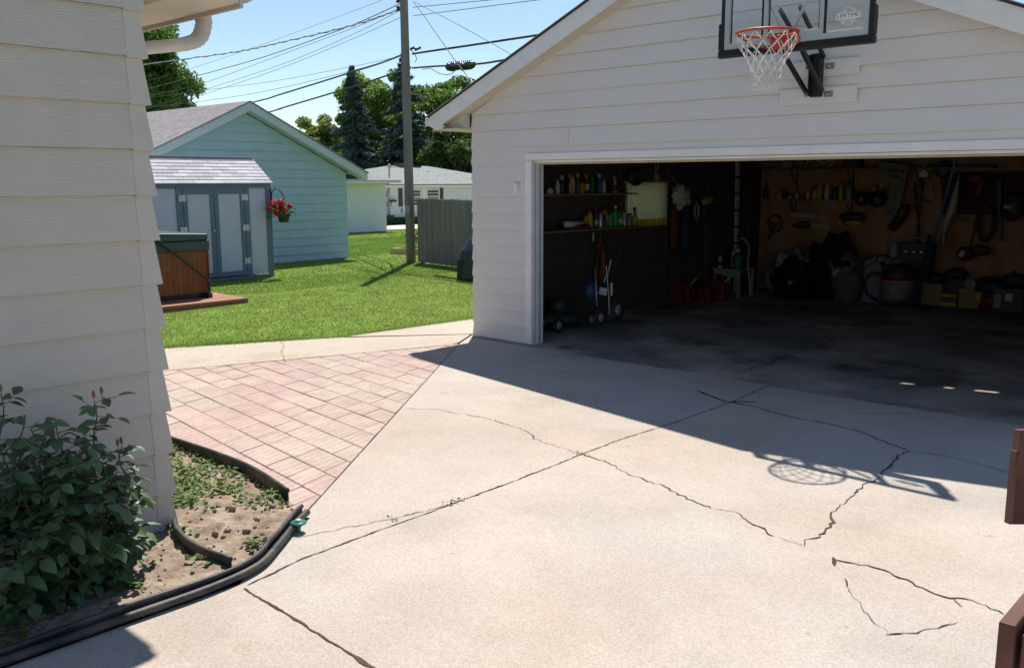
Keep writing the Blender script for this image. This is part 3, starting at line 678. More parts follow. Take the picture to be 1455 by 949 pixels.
# rim
rim_m = mat('orange-red rim paint', (.50, .055, .030), rough=.45, var=.15)
RC = Vector((4.42, -.985, 3.105)); RR = .243
b = MB(); b.tube([RC+Vector((RR*math.cos(2*PI*k/48), RR*math.sin(2*PI*k/48), 0)) for k in range(48)], .011, 10, 0, True)
b.build('rim', rim_m, hp)
b = MB(); b.prism([(RC.x-.10, BY-.013, RC.z-.11), (RC.x+.10, BY-.013, RC.z-.11), (RC.x+.10, BY-.013, RC.z+.03), (RC.x-.10, BY-.013, RC.z+.03)], (0, -.02, 0))
b.prism([(RC.x-.09, BY-.034, RC.z-.01), (RC.x+.09, BY-.034, RC.z-.01), (RC.x+.07, -.765, RC.z-.01), (RC.x-.07, -.765, RC.z-.01)], (0, 0, .014))
b.tube(catmull([(RC.x-.10, BY-.03, RC.z-.09), (RC.x-.19, BY-.10, RC.z-.065), (RC.x-.235, BY-.22, RC.z-.03), (RC.x-.243, BY-.30, RC.z-.008)]), .008, 8); b.tube(catmull([(RC.x+.10, BY-.03, RC.z-.09), (RC.x+.19, BY-.10, RC.z-.065), (RC.x+.235, BY-.22, RC.z-.03), (RC.x+.243, BY-.30, RC.z-.008)]), .008, 8)
b.build('rim_bracket', rim_m, hp)
# net: twelve loops, diamond mesh
net_m = mat('white nylon net', (.72, .71, .67), rough=.8, var=.1)
b = MB(); NL = 12; rows = [(RR-.004, -.012), (.222, -.085), (.188, -.15), (.155, -.21), (.130, -.27), (.115, -.325), (.108, -.375), (.104, -.42)]
def npnt(k, row): 
    rr_, z = rows[row]; a = 2*PI*(k+(.5 if row % 2 else 0))/NL+.07
    jx = .010*math.sin(k*3.1+row*1.7); return RC+Vector(((rr_+jx)*math.cos(a), (rr_+jx)*math.sin(a), z+.008*math.sin(k*2.3+row)))
for row in range(len(rows)-1):
    for k in range(NL):
        for dk in ((0, -1) if row % 2 == 0 else (0, 1)):
            p, q = npnt(k, row), npnt(k+dk, row+1); m_ = (p+q)/2+Vector((0, 0, -.008)); b.tube([p, m_, q], .0042, 5)
for k in range(NL):
    p, q = npnt(k, 7), npnt(k+1, 7); m_ = (p+q)/2; m_.z -= .035; b.tube(catmull([p, m_, q], 4), .004, 5)
    c = npnt(k, 0); b.tube([c+Vector((0, 0, .0)), c+Vector((0, 0, .022))], .006, 5)
b.build('net', net_m, hp)
# brackets
MX = 4.43
b = MB(); b.box(MX-.055, MX+.055, -.075, -.045, 2.655, 3.03); b.box(MX-.055, MX-.045, -.12, -.075, 2.665, 3.02); b.box(MX+.045, MX+.055, -.12, -.075, 2.665, 3.02); b.build('mount_plate', black_metal, hp, .004)
for z0, x0, x1 in ((2.90, 4.07, 4.80), (2.665, 4.07, 4.795)):
    part(lambda b: b.box(x0, x1, -.044, -.021, z0-.07, z0+.075), 'mounting_board', gar_sid, hp, .004)
for sx in (-.075, .075):
    b = MB(); b.bar((MX+sx, -.10, 2.70), (MX+sx*1.2, BY+.06, 3.06), .028, .036); b.build('arm', black_metal, hp)
    b = MB(); b.bar((MX+sx, -.10, 2.99), (MX+sx*1.2, BY+.06, 3.345), .026, .030); b.build('arm', black_metal, hp)
    b = MB(); b.bar((MX+sx*.7, BY+.046, 3.17), (MX+sx*2.9, BY+.046, 3.48), .020, .022, 0, (0, 1, 0)); b.build('rear_strut', grey_al, hp)
for x in (MX-.10, MX+.035, MX+.10):
    for z in (2.675, 2.915): 
        b = MB(); b.lathe([(.0, .0), (.014, .0), (.014, .012), (.006, .014), (.006, .03), (0, .03)], (x, -.046, z), 8, 0, Matrix.Rotation(PI/2, 3, 'X')); b.build('bolt', chrome, hp)
for z in (2.675, 2.915): part(lambda b: b.box(MX+.07, MX+.15, -.05, -.0455, z-.025, z+.025), 'bolt_washer', mat('dull steel', (.30, .30, .30), rough=.5, metal=.6), hp)

# ================================================================== NEIGHBOURS
green_m = siding_mat('green siding paint', (.40, .55, .60), 'y', grain=.15, var=.06)
greentrim = mat('pale blue trim paint', (.50, .60, .62), rough=.6, var=.05)
roof_grey = mat('grey shingles', (.26, .24, .245), rough=.95, var=.22, vscale=5, spec=.1, speck=.12, speckscale=14)
def gable(y0, y1, zw, slope_, x): pass
gg = thing('neighbour_garage', 'mint green gabled garage with pale trim behind the storage shed', 'garage', (-10.9, 6.27, 0))
gx, gy0, gy1 = -10.9, .63, 6.27; gp_ = (gy0+gy1)/2; gs = .475; gz = 2.15
al = lambda z: 0 if z < gz else (z-gz)/gs
czs = [.0, .17]+[.17+.205*(i+1) for i in range(17)]
b = MB(); siding(b, (gx, gy1, 0), (0, -1, 0), (1, 0, 0), czs, al, lambda z: (gy1-gy0)-al(z), None, .032, .004)
b.prism([(gx, gy0, 0), (gx, gy1, 0), (gx, gy1, gz), (gx, gp_, gz+gs*(gp_-gy0)), (gx, gy0, gz)], (-.1, 0, 0)); b.box(-17.5, gx-.101, gy1-.1, gy1-.001, 0, gz); b.box(-17.5, gx-.101, gy0+.001, gy0+.1, 0, gz); b.build('siding_wall', green_m, gg)
b = MB(); ov = .46
for s in (-1, 1):
    yy = lambda t: gp_+s*t; hw = gp_-gy0
    z = lambda t: gz+gs*(hw-t)
    b.prism([(gx+.27, yy(0), z(0)+.02), (gx+.27, yy(hw+ov), z(hw+ov)+.02), (gx+.27, yy(hw+ov), z(hw+ov)+.2), (gx+.27, yy(0), z(0)+.2)], (.025, 0, 0))
    b.prism([(gx+.26, yy(hw+ov), z(hw+ov)+.03), (gx+.26, yy(hw+ov)-s*.02, z(hw+ov)+.03), (gx+.26, yy(hw+ov)-s*.02, z(hw+ov)+.185), (gx+.26, yy(hw+ov), z(hw+ov)+.185)], (-7, 0, 0))
b.build('fascia', greentrim, gg)
b = MB()
for s in (-1, 1):
    yy = lambda t: gp_+s*t; hw = gp_-gy0; z = lambda t: gz+gs*(hw-t)
    b.prism([(gx+.265, yy(0), z(0)+.025), (gx+.265, yy(hw+ov-.03), z(hw+ov-.03)+.025), (gx+.265, yy(hw+ov-.03), z(hw+ov-.03)+.04), (gx+.265, yy(0), z(0)+.04)], (-.26, 0, 0))
    ya_, yb_ = sorted((yy(hw+.028), yy(hw+ov-.03))); b.box(-17.4, gx-.0, ya_, yb_, z(hw+ov)+.04, z(hw+ov)+.055)
b.build('soffit', mat('green soffit paint', (.45, .55, .55), rough=.7), gg)  # soffit tone slightly darker than the fascia trim
for s in (-1, 1):
    yy = lambda t: gp_+s*t; hw = gp_-gy0; z = lambda t: gz+gs*(hw-t)
    b = MB(); b.prism([(gx+.31, yy(0), z(0)+.205), (gx+.31, yy(hw+ov+.03), z(hw+ov+.03)+.205), (gx+.31, yy(hw+ov+.03), z(hw+ov+.03)+.235), (gx+.31, yy(0), z(0)+.24)], (-7.2, 0, 0)); b.build('roof', roof_grey, gg)
part(lambda b: b.box(-17.5, gx+.004, gy0-.002, gy1+.002, -.1, .03), 'foundation', mat('grey block', (.33, .32, .30), rough=.9), gg)

shed = thing('storage_shed', 'small grey shed with slate blue trim and double doors', 'shed', (-8.25, 2.35, 0))
sx_, sy0, sy1 = -8.25, -.75, 2.35
sp_m = mat('pale shed panel', (.52, .55, .70), rough=.7, var=.06, vscale=5, bump=.15, bscale=50); st_m = mat('slate blue trim', (.125, .185, .27), rough=.6, var=.08)
b = MB(); b.box(-9.6, sx_, sy0, sy1, .08, 1.80); b.prism([(-8.26, sy1-.001, 1.801), (-9.59, sy1-.001, 1.801), (-8.92, sy1-.001, 2.30)], (0, sy0-sy1+.002, 0)); b.build('panel_wall', sp_m, shed)
b = MB(); T = .022
for y0, y1, z0, z1 in ((sy1-.10, sy1+.02, .06, 1.80), (.33, .45, .06, 1.80), (1.76, 1.87, .06, 1.80), (-.33, -.22, .06, 1.80), (sy0, sy1+.02, 1.802, 1.90), (sy0, sy1+.02, .0, .058)): b.box(sx_+.001, sx_+T, y0, y1, z0, z1)
b.box(-9.6, sx_-.001, sy1+.001, sy1+.02, 1.70, 1.80); b.box(sx_-.11, sx_-.0005, sy1+.0015, sy1+.02, .06, 1.699); b.build('trim_boards', st_m, shed)
for k, (y0, y1) in enumerate(((.465, 1.095), (1.105, 1.745))):
    d = part(lambda b: (b.box(sx_+.002, sx_+.028, y0, y0+.085, .08, 1.79), b.box(sx_+.002, sx_+.028, y1-.085, y1, .08, 1.79), b.box(sx_+.002, sx_+.028, y0+.085, y1-.085, .08, .17), b.box(sx_+.002, sx_+.028, y0+.085, y1-.085, 1.69, 1.79)), 'door', st_m, shed)
    part(lambda b: b.box(sx_+.003, sx_+.012, y0+.086, y1-.086, .171, 1.689), 'door_panel', sp_m, d)
    hy = y0-.02 if k == 0 else y1+.02
    for z in (.36, 1.02, 1.62): part(lambda b: (b.box(sx_+.029, sx_+.034, hy-.07, hy-.004, z-.06, z+.06), b.box(sx_+.029, sx_+.034, hy+.004, hy+.07, z-.06, z+.06), b.box(sx_+.029, sx_+.042, hy-.008, hy+.008, z-.06, z+.06)), 'hinge', mat('galvanised hinge', (.55, .56, .57), rough=.45, metal=.5), d)
    if k == 0: part(lambda b: b.lathe([(.0, 0), (.012, 0), (.012, .03), (.03, .035), (.03, .05), (0, .055)], (sx_+.03, 1.05, 1.0), 10, 0, Matrix.Rotation(PI/2, 3, 'Y')), 'handle', chrome, d)
# shed roof of individual light shingles in courses
sh_m = mat('light grey shingles', (.50, .48, .50), rough=.9, var=.08, vscale=6, tint=.16, spec=.1)
b = MB(); r = random.Random(21); nC = 8; e0 = Vector((-8.17, 0, 1.885)); e1 = Vector((-8.92, 0, 2.40))
for s in (0, 1):
    for i in range(nC):
        p, q = e0.lerp(e1, i/nC), e0.lerp(e1, (i+1)/nC+.02)
        if s: p = Vector((-17.84-p.x, 0, p.z)); q = Vector((-17.84-q.x, 0, q.z))
        y = sy0-.1-(.16 if i % 2 else 0)
        while y < sy1+.05:
            ya_, yb_ = max(y, sy0-.1), min(y+.31, sy1+.05)
            if yb_-ya_ > .02:
                up_ = Vector((0, 0, 1)); lo_ = .020; hi_ = .006; g = .006
                vs = [(p.x, ya_, p.z+lo_), (p.x, yb_-g, p.z+lo_), (q.x, yb_-g, q.z+hi_), (q.x, ya_, q.z+hi_), (p.x, ya_, p.z), (p.x, yb_-g, p.z), (q.x, yb_-g, q.z), (q.x, ya_, q.z)]
                b.add(vs, [(0, 1, 2, 3), (4, 5, 1, 0), (5, 6, 2, 1), (7, 4, 0, 3), (7, 6, 5, 4)], 0, False, r.random())
            y += .31
b.box(-8.98, -8.86, sy0-.1, sy1+.05, 2.408, 2.43); b.build('roof', sh_m, shed)

# hot tub on its deck
dk = thing('wooden_deck', 'low reddish board deck beneath the hot tub on the lawn', 'deck', (-6.3, -1.6, 0))
deck_m = mat('stained deck board', (.36, .165, .10), rough=.8, var=.2, vscale=4, tint=.15, stretch=(1, .3, 1))
b = MB()
for k in range(20): b.box(-7.85+k*.147, -7.85+k*.147+.14, -3.4, -.25, .05, .08, 0, random.random())
b.build('deck_boards', deck_m, dk)
part(lambda b: (b.box(-4.95, -4.915, -3.4, -.25, -.05, .048), b.box(-7.85, -4.951, -.285, -.25, -.05, .048)), 'rim_joist', mat('dark deck fascia', (.20, .085, .06), rough=.8, var=.2), dk)
tub = thing('hot_tub', 'brown slatted hot tub with a dark green insulated cover', 'hot tub', (-5.5, -.62, .12))
tx, ty0, ty1 = -5.5, -2.75, -.60
cab_m = mat('cedar brown cabinet', (.225, .075, .030), rough=.6, var=.15, vscale=5, tint=.15)
b = MB(); yv = ty0
while yv < ty1-.02: b.box(tx-.02, tx, yv, min(yv+.081, ty1), .17, .83, 0, random.random()); yv += .086
b.box(tx-2.1, tx-.008, ty0+.01, ty1-.006, .16, .83); xv = tx-2.1
while xv < tx-.03: b.box(xv, xv+.081, ty1-.005, ty1+.008, .17, .83, 0, random.random()); xv += .086
b.build('cabinet', cab_m, tub)
part(lambda b: b.box(tx-2.1, tx-.01, ty0, ty1-.01, .081, .168), 'base', black_pl, tub)
cov_m = mat('dark green vinyl', (.008, .045, .048), rough=.38, var=.15, vscale=4, spec=.6)
part(lambda b: b.box(tx-2.15, tx+.04, ty0-.03, ty1+.035, .835, 1.0), 'cover_skirt', cov_m, tub, .02)
part(lambda b: b.prism([(tx+.03, ty0-.02, 1.002), (tx+.03, ty1+.02, 1.002), (tx+.03, ty1+.02, 1.10), (tx+.03, (ty0+ty1)/2, 1.15), (tx+.03, ty0-.02, 1.10)], (-2.17, 0, 0)), 'cover', cov_m, tub, .02)
b = MB(); fpx = [(215, 334), (250, 362), (285, 389), (293, 395), (297, 402), (298, 412), (296, 424)]
b.tube(catmull([AX(x, y, tx+.10) for x, y in fpx], 4), .018, 8); b.box(tx+.04, tx+.14, ty1-.09, ty1-.02, .081, .16); b.build('cover_lifter', mat('dark green tube', (.02, .03, .03), rough=.35), tub)

# hanging flower basket on its hook
hk = thing('basket_hook', 'curved black iron plant hook screwed to the shed corner', 'plant hook', (-8.1, 2.37, 1.72))
hb = AX(386, 276, -8.2); ht = AX(404, 283, -8.05)
part(lambda b: (b.tube(catmull([hb+Vector((0, 0, -.12)), hb, hb+Vector((.01, .05, .09)), hb.lerp(ht, .55)+Vector((0, 0, .15)), ht+Vector((0, -.02, .07)), ht]), .010, 6), b.tube([hb+Vector((-.01, -.01, .12)), hb+Vector((-.01, -.01, -.22))], .012, 6)), 'hook', black_metal, hk)
bc = AX(403, 309, -8.05)
fb = thing('flower_basket', 'hanging pot of bright red flowers at the shed corner', 'flower basket', tuple(bc))
part(lambda b: b.lathe([(.085, -.10), (.095, -.09), (.125, .05), (.13, .07), (.11, .07)], bc, 14), 'pot', mat('dark brown pot', (.035, .028, .022), rough=.6), fb)
part(lambda b: [b.tube([bc+Vector((.12*math.cos(a), .12*math.sin(a), .06)), ht+Vector((0, 0, -.0))], .003, 4) for a in (.3, 2.4, 4.5)], 'hanger_wires', black_metal, fb)
leaf_m = mat('geranium leaves', (.06, .13, .03), rough=.6, var=.2, tint=.4, transl=.2)
C = RNG.normal(size=(260, 3))*np.array([.10, .13, .07])+np.array(bc+Vector((0, -.07, .14))); card_mesh('foliage', leaf_m, fb, C, RNG.normal(size=C.shape), RNG.uniform(.018, .035, 260), RNG.random(260), .8)
pet_m = mat('red petals', (.55, .022, .035), rough=.6, var=.2, tint=.35, transl=.2)
for (px, py, rr_) in ((399, 288, .075), (389, 290, .07), (394, 293, .06), (401, 295, .055), (403, 299, .075), (393, 302, .06), (412, 293, .045), (384, 297, .04), (398, 303, .05)):
    c = AX(px, py, -8.0+random.uniform(-.06, .06)); n = int(70*rr_/.06); d = RNG.normal(size=(n, 3)); d /= np.linalg.norm(d, axis=1, keepdims=True)
    card_mesh('blossom', pet_m, fb, np.array(c)+d*rr_*1.2*RNG.uniform(.55, 1, (n, 1)), d+RNG.normal(0, .4, (n, 3)), RNG.uniform(.020, .034, n), RNG.random(n), .8)

# utility pole
pole_m = mat('weathered pole timber', (.22, .20, .192), rough=.95, var=.25, vscale=12, stretch=(1, 1, .08), bump=.5, bscale=60)
pl = thing('utility_pole', 'tall weathered wooden utility pole standing on the lawn', 'utility pole', (-8.58, 6.38, 0))
PB = Vector((-8.58, 6.38, 0)); lean = Vector((-.004, -.006, 1))
part(lambda b: b.tube([PB+lean*z for z in (-.3, 2, 4, 6, 8.4)], [.115, .108, .100, .093, .085], 16), 'post', pole_m, pl)
por = mat('dark porcelain', (.035, .025, .022), rough=.25)
polez = lambda py: AD(580, py, 22).z
for py in (4, 13, 24):
    c = PB+lean*polez(py)+(-RX)*.14
    part(lambda b: (b.lathe([(.0, -.05), (.045, -.05), (.05, -.03), (.028, -.012), (.028, .012), (.05, .03), (.045, .05), (0, .05)], c, 10), b.bar(c, c+RX*.14, .02, .03)), 'insulator', por, pl)
c = PB+lean*polez(3)+RX*.14
part(lambda b: (b.lathe([(.0, -.05), (.045, -.05), (.05, -.03), (.028, 0), (.05, .03), (.045, .05), (0, .05)], c, 10), b.bar(c, c-RX*.14, .02, .03)), 'insulator', por, pl)
c = PB+lean*AD(580, 298, 22).z-fw*.115-RX*.045
part(lambda b: (b.obox(c, (.10, .012, .16), (0, 0, YAW))), 'tag_plate', mat('worn pale plate', (.42, .43, .40), rough=.5, var=.2), pl)
part(lambda b: text('t', 'J', .10, c-fw*.012, (PI/2, 0, YAW), None).f and None, 'x', por, pl) if False else None
text('t', 'J', .11, c-fw*.009-RX*.012, (PI/2, 0, YAW), None).build('plate_letter', black_pl, pl)
b = MB(); c = PB+lean*polez(77)+RX*.10
for k in range(5): b.blob(c+RX*(.04+.05*k)+Vector((0, 0, .02*math.sin(k*2))), .03, (7, 5), .3, 3, 0, k)
b.tube(catmull([c, c+RX*.1+Vector((0, 0, -.1)), c+RX*.16+Vector((0, 0, -.22)), c+RX*.12+Vector((0, 0, -.3))]), .008, 5); b.build('cable_clamp', black_metal, pl)

# wires
wire_m = mat('dark cable', (.03, .032, .038), rough=.6); wire_s = mat('bare aluminium cable', (.55, .57, .60), rough=.4, metal=.3); wire_g = mat('grey wire', (.13, .15, .17), rough=.5)
def wire(label, pts, r, m, t0, t1, twist=False):
    n = len(pts)-1; P = []
    for i, (x, y) in enumerate(pts): P.append(AD(x, y, t0+(t1-t0)*i/n))
    o = thing('power_line', label, 'wire', tuple(P[0]), 0, 'overhead wires at the utility pole')
    b = MB(); Q = catmull(P, 5); b.tube(Q, r, 6)
    ob = b.build('cable', m, o)
    if twist:
        b = MB(); L = 0; Q2 = []
        for a, c in zip(Q[:-1], Q[1:]):
            k = 14
            for j in range(k):
                ph = L*5; L += 1/k*1.3; Q2.append(a.lerp(c, j/k)+UY*(math.sin(ph)*r*1.5)+RX*(math.cos(ph)*r*1.5))
        b.tube(Q2, r*.6, 4); b.build('wrap', wire_g, o)
wire('twisted silvery service cable, uppermost left of the pole over the green garage', [(150, 102), (206, 92), (330, 75), (400, 60.5), (500, 36.7), (564, 15)], .016, wire_s, 34, 22, True)
wire('very faint thin wire passing above all others left of the pole', [(150, 130), (258, 102), (380, 61), (500, 17), (575, -12)], .005, wire_g, 36, 22)
wire('dark twisted pair second below the silvery cable left of the pole', [(150, 143), (213, 126), (332, 94), (400, 73), (501, 36), (572, 4)], .012, wire_g, 36, 22)
wire('thin grey wire just beneath the dark twisted pair left of the pole', [(150, 150), (208, 137), (281, 121), (400, 78), (500, 41), (571, 12)], .0065, wire_g, 36, 22)
wire('thin grey wire ending at the middle left insulator of the pole', [(150, 175), (281, 131), (400, 92), (500, 50), (571, 14)], .0065, wire_g, 36, 22)
wire('thin grey wire ending at the lowest left insulator of the pole', [(150, 180), (279, 138), (400, 97), (500, 56), (572, 24)], .0065, wire_g, 36, 22)
wire('nearly level faint wire reaching the pole above the thick cables', [(150, 148), (279, 130), (387, 116), (500, 95), (552, 84), (574, 77)], .0065, wire_g, 36, 22)
wire('faint slack wire running just above the upper thick cable', [(150, 163), (208, 153), (289, 144), (382, 129), (500, 101), (574, 79)], .0065, wire_g, 36, 22)
wire('upper thick black cable left of the pole over the green garage peak', [(150, 195), (354, 147), (400, 134), (500, 103), (541, 90), (575, 77)], .024, wire_m, 36, 22)
wire('lower thick black cable left of the pole behind the spruce tops', [(150, 222), (377, 161), (400, 154), (500, 124), (567, 102), (582, 98)], .024, wire_m, 36, 22)
wire('upper thick black cable right of the pole rising behind the gable', [(586, 77), (612, 73), (660, 66), (720, 57), (790, 46), (900, 26)], .024, wire_m, 22, 17)
wire('lower thick black cable right of the pole carrying the splice case', [(586, 97), (620, 94.5), (655, 93), (690, 90), (740, 82), (900, 60)], .022, wire_m, 22, 17)
wire('thin wire sloping down right from the pole top towards the gable rake', [(588, 3), (650, 35), (720, 74), (800, 120)], .007, wire_g, 22, 17)
wire('dark service wire dropping steeply right of the pole behind the garage eave', [(588, 4), (602, 22), (617, 44), (648, 88), (672, 119), (700, 160)], .009, wire_m, 22, 17.5)
wire('thin wire leaving the pole right of its top, second below the upper edge', [(587, 23), (650, 15), (720, 6), (800, -4)], .008, wire_g, 22, 18)
wire('thin wire leaving the pole right of its top, nearest the upper edge', [(587, 11), (650, 5), (700, 0), (760, -7)], .008, wire_g, 22, 18)
s0, s1 = AD(637, 96, 20.8), AD(672, 94, 20)
cs = thing('splice_case', 'bristly black splice case clamped on the lower right cable', 'cable box', tuple(s0.lerp(s1, .5)))
b = MB(); 
for k in range(9): b.blob(s0.lerp(s1, (k+.5)/9)+UY*random.uniform(-.01, .02), (.10, .10, .085), (8, 6), .2, 3, 0, k)
for k in range(12): c = s0.lerp(s1, (k+.5)/12); b.tube([c+UY*.05, c+UY*.13], .012, 5)
b.build('case_body', black_pl, cs)
b = MB(); b.tube(catmull([AD(600, 99, 21.6), AD(612, 98, 21.4), AD(625, 105, 21.1), AD(640, 106, 20.8), AD(648, 99, 20.7)]), .008, 5); b.build('drip_loop', wire_m, cs)

# fence
fc = thing('board_fence', 'weathered grey vertical board fence behind the pole', 'fence', (-8.38, 6.43, 0))
fence_m = mat('weathered fence board', (.25, .22, .20), rough=.95, var=.3, vscale=9, stretch=(1, 1, .12), tint=.10)
f0, f1 = Vector((-8.38, 6.43, 0)), Vector((-4.2, 5.72, 0)); fd = (f1-f0).normalized(); L = (f1-f0).length; fn = Vector((-fd.y, fd.x, 0)); b = MB(); x = 0; r = random.Random(4)
while x < L:
    wv_ = .088; p = f0+fd*x; q = f0+fd*(x+wv_-.0035); h = 1.53+r.uniform(-.012, .012); zb = .03+r.uniform(-.01, .01); c = .03
    pts = [p+Vector((0, 0, zb)), q+Vector((0, 0, zb)), q+Vector((0, 0, h-c)), q-fd*c+Vector((0, 0, h)), p+fd*c+Vector((0, 0, h)), p+Vector((0, 0, h-c))]
    b.prism(pts, fn*(.018+r.uniform(-.003, .003)), 0, r.random()); x += wv_
b.build('board_panel', fence_m, fc)
b = MB()
for z in (.35, 1.2): b.bar(f0+fn*.045+Vector((0, 0, z)), f1+fn*.045+Vector((0, 0, z)), .04, .085)
b.build('rail', fence_m, fc)
for k in range(3): c = f0+fd*(.05+k*2.05)+fn*.10; part(lambda b: b.obox(c+Vector((0, 0, .72)), (.09, .09, 1.45), (0, 0, math.atan2(fd.y, fd.x))), 'post', fence_m, fc)

# covered grill
gr = thing('covered_grill', 'barbecue grill hidden under a glossy black cover beside the garage corner', 'grill', (-4.65, 4.6, 0))
b = MB(); cx, cy = -4.55, 4.70; lv = [(.03, .43, .30), (.3, .40, .28), (.55, .37, .26), (.58, .36, .25), (.585, .355, .245), (.80, .24, .14), (.83, .20, .10), (.835, .0, .0)]; vs = []; nA = 40
for z, rx, ry in lv:
    for j in range(nA):
        a = 2*PI*j/nA; k = (abs(math.cos(a))**9+abs(math.sin(a))**9)**(-1/9); f = 1+(.035*math.sin(a*13+1)*(1-z)+.02*math.sin(a*7+z*4))
        u, v = rx*math.cos(a)*k*f, ry*math.sin(a)*k*f; an = -.15
        vs.append((cx+u*math.cos(an)-v*math.sin(an), cy+u*math.sin(an)+v*math.cos(an), z))
b.add(vs, [(i*nA+j, i*nA+(j+1) % nA, (i+1)*nA+(j+1) % nA, (i+1)*nA+j) for i in range(len(lv)-1) for j in range(nA)], 0, True)
b.build('cover', mat('black vinyl cover', (.012, .013, .016), rough=.3, spec=.6, bump=.4, bscale=9), gr)
part(lambda b: b.box(cx-.4, cx+.4, cy-.25, cy+.25, .0, .4), 'cart', black_metal, gr)

# raised timber bed with tomato plant
rb = thing('raised_bed', 'low raised bed of new yellow timber on the lawn left of the fence', 'planter', (-11, 8.3, 0))
tim_m = mat('new pine timber', (.50, .36, .20), rough=.8, var=.15, vscale=8, stretch=(1, .2, 1))
q0, q1 = G(555.5, 360.5), G(600, 362); qd = (q1-q0).normalized(); qn = Vector((-qd.y, qd.x, 0))
if qn.dot(fw) < 0: qn = -qn
b = MB(); b.bar(q0+Vector((0, 0, .07)), q1+Vector((0, 0, .07)), .05, .15); b.bar(q0+qn*1.1+Vector((0, 0, .07)), q1+qn*1.1+Vector((0, 0, .07)), .05, .15); b.bar(q0+qn*.03+Vector((0, 0, .065)), q0+qn*1.07+Vector((0, 0, .065)), .05, .14); b.bar(q1+qn*.03+Vector((0, 0, .065)), q1+qn*1.07+Vector((0, 0, .065)), .05, .14); b.build('timber_frame', tim_m, rb)
b = MB(); b.prism([q0+qn*.05+Vector((0, 0, .0)), q1+qn*.05, q1+qn*1.05, q0+qn*1.05], (0, 0, .09)); b.build('soil', soil_m, rb)
veg_m = mat('vegetable leaves', (.07, .15, .03), rough=.6, var=.2, tint=.4, transl=.25)
for i, (px, lab) in enumerate(((575, 'leafy young tomato plant left of the pole in the raised bed'), (593, 'small leafy plant right of the pole in the raised bed'))):
    c = G(px, 359)+qn*.45; c.z = .09; tp = thing('tomato_plant', lab, 'plant', tuple(c), 0, 'plants in the raised bed')
    part(lambda b: [b.tube([c, c+Vector((dx, dy, h))], .008, 5) for dx, dy, h in ((-.1, -.06, .38), (.02, .02, .5), (.1, .05, .4), (-.12, .0, .25))], 'stem', veg_m, tp)
    n = 150; C = np.array(c)+RNG.normal(size=(n, 3))*np.array([.13, .12, .13])+np.array([0, 0, .34]); C[:, 2] = np.maximum(C[:, 2], .1); card_mesh('foliage', veg_m, tp, C, RNG.normal(size=C.shape)+np.array([0, 0, .7]), RNG.uniform(.03, .06, n), RNG.random(n), .5)

# white garage and white house far behind
wsid = siding_mat('white siding', (.70, .72, .74), 'y', grain=.1, var=.03)
wg = thing('white_garage', 'small white lap-sided garage behind the mint green garage', 'garage', (-20, 15, 0))
b = MB(); siding(b, (-20, 15.0, 0), (0, -1, 0), (1, 0, 0), [.02+.127*i for i in range(16)], lambda z: 0, lambda z: 6, None, .022)
b.box(-25.5, -20.001, 9, 14.999, .0, 1.93); b.build('siding_wall', wsid, wg)
b = MB(); b.prism([(-19.6, 8.6, 1.94), (-19.6, 15.45, 1.94), (-22.7, 13.5, 2.62), (-22.7, 10.5, 2.62)], (0, 0, .03)); b.prism([(-19.6, 15.45, 1.941), (-25.9, 15.45, 1.941), (-22.7, 13.5, 2.62)], (0, 0, .029)); b.prism([(-25.9, 8.6, 1.94), (-22.7, 10.5, 2.62), (-22.7, 13.5, 2.62), (-25.9, 15.45, 1.94)], (0, 0, .03)); b.build('roof', roof_grey, wg)
part(lambda b: (b.box(-19.61, -19.58, 8.6, 15.45, 1.86, 1.938), b.box(-25.9, -19.611, 15.42, 15.45, 1.86, 1.938), b.box(-19.995, -19.62, 8.6, 15.41, 1.86, 1.87)), 'fascia', white_p, wg)
wh = thing('white_house', 'low white house with grey hip roof behind the fence', 'house', (-24, 16, 0))
whx = -24; roof_g2 = mat('pale green-grey shingles', (.255, .27, .26), rough=.95, var=.2, vscale=7, speck=.15, speckscale=9, spec=.1)
b = MB(); siding(b, (whx, 27, 0), (0, -1, 0), (1, 0, 0), [.02+.135*i for i in range(14)], lambda z: 0, lambda z: 11, None, .020)
b.box(-31, whx-.001, 16, 26.999, 0, 1.78); b.build('siding_wall', wsid, wh)
R0 = AX(552, 238, -27.5); R1 = AX(608, 234, -27.5); R0.z = R1.z = (R0.z+R1.z)/2
e = [Vector((-23.5, R0.y-4.2, 1.80)), Vector((-23.5, 27.6, 1.80)), Vector((-31.5, 27.6, 1.80)), Vector((-31.5, R0.y-4.2, 1.80))]
b = MB(); b.add(e+[R0, R1]+[v-Vector((0, 0, .05)) for v in e], [(0, 1, 5, 4), (1, 2, 5), (2, 3, 4, 5), (3, 0, 4), (9, 8, 7, 6), (0, 6, 7, 1), (1, 7, 8, 2), (2, 8, 9, 3), (3, 9, 6, 0)]); b.build('roof', roof_g2, wh)
part(lambda b: (b.box(-23.52, -23.48, e[0].y, 27.6, 1.66, 1.745), b.box(-23.99, -23.521, e[0].y+.5, 27.5, 1.66, 1.67)), 'fascia', white_p, wh)
dkg = mat('dark window glass', (.03, .04, .05), rough=.1, spec=.8, var=.1); shut = mat('dark green shutter', (.035, .06, .06), rough=.6)
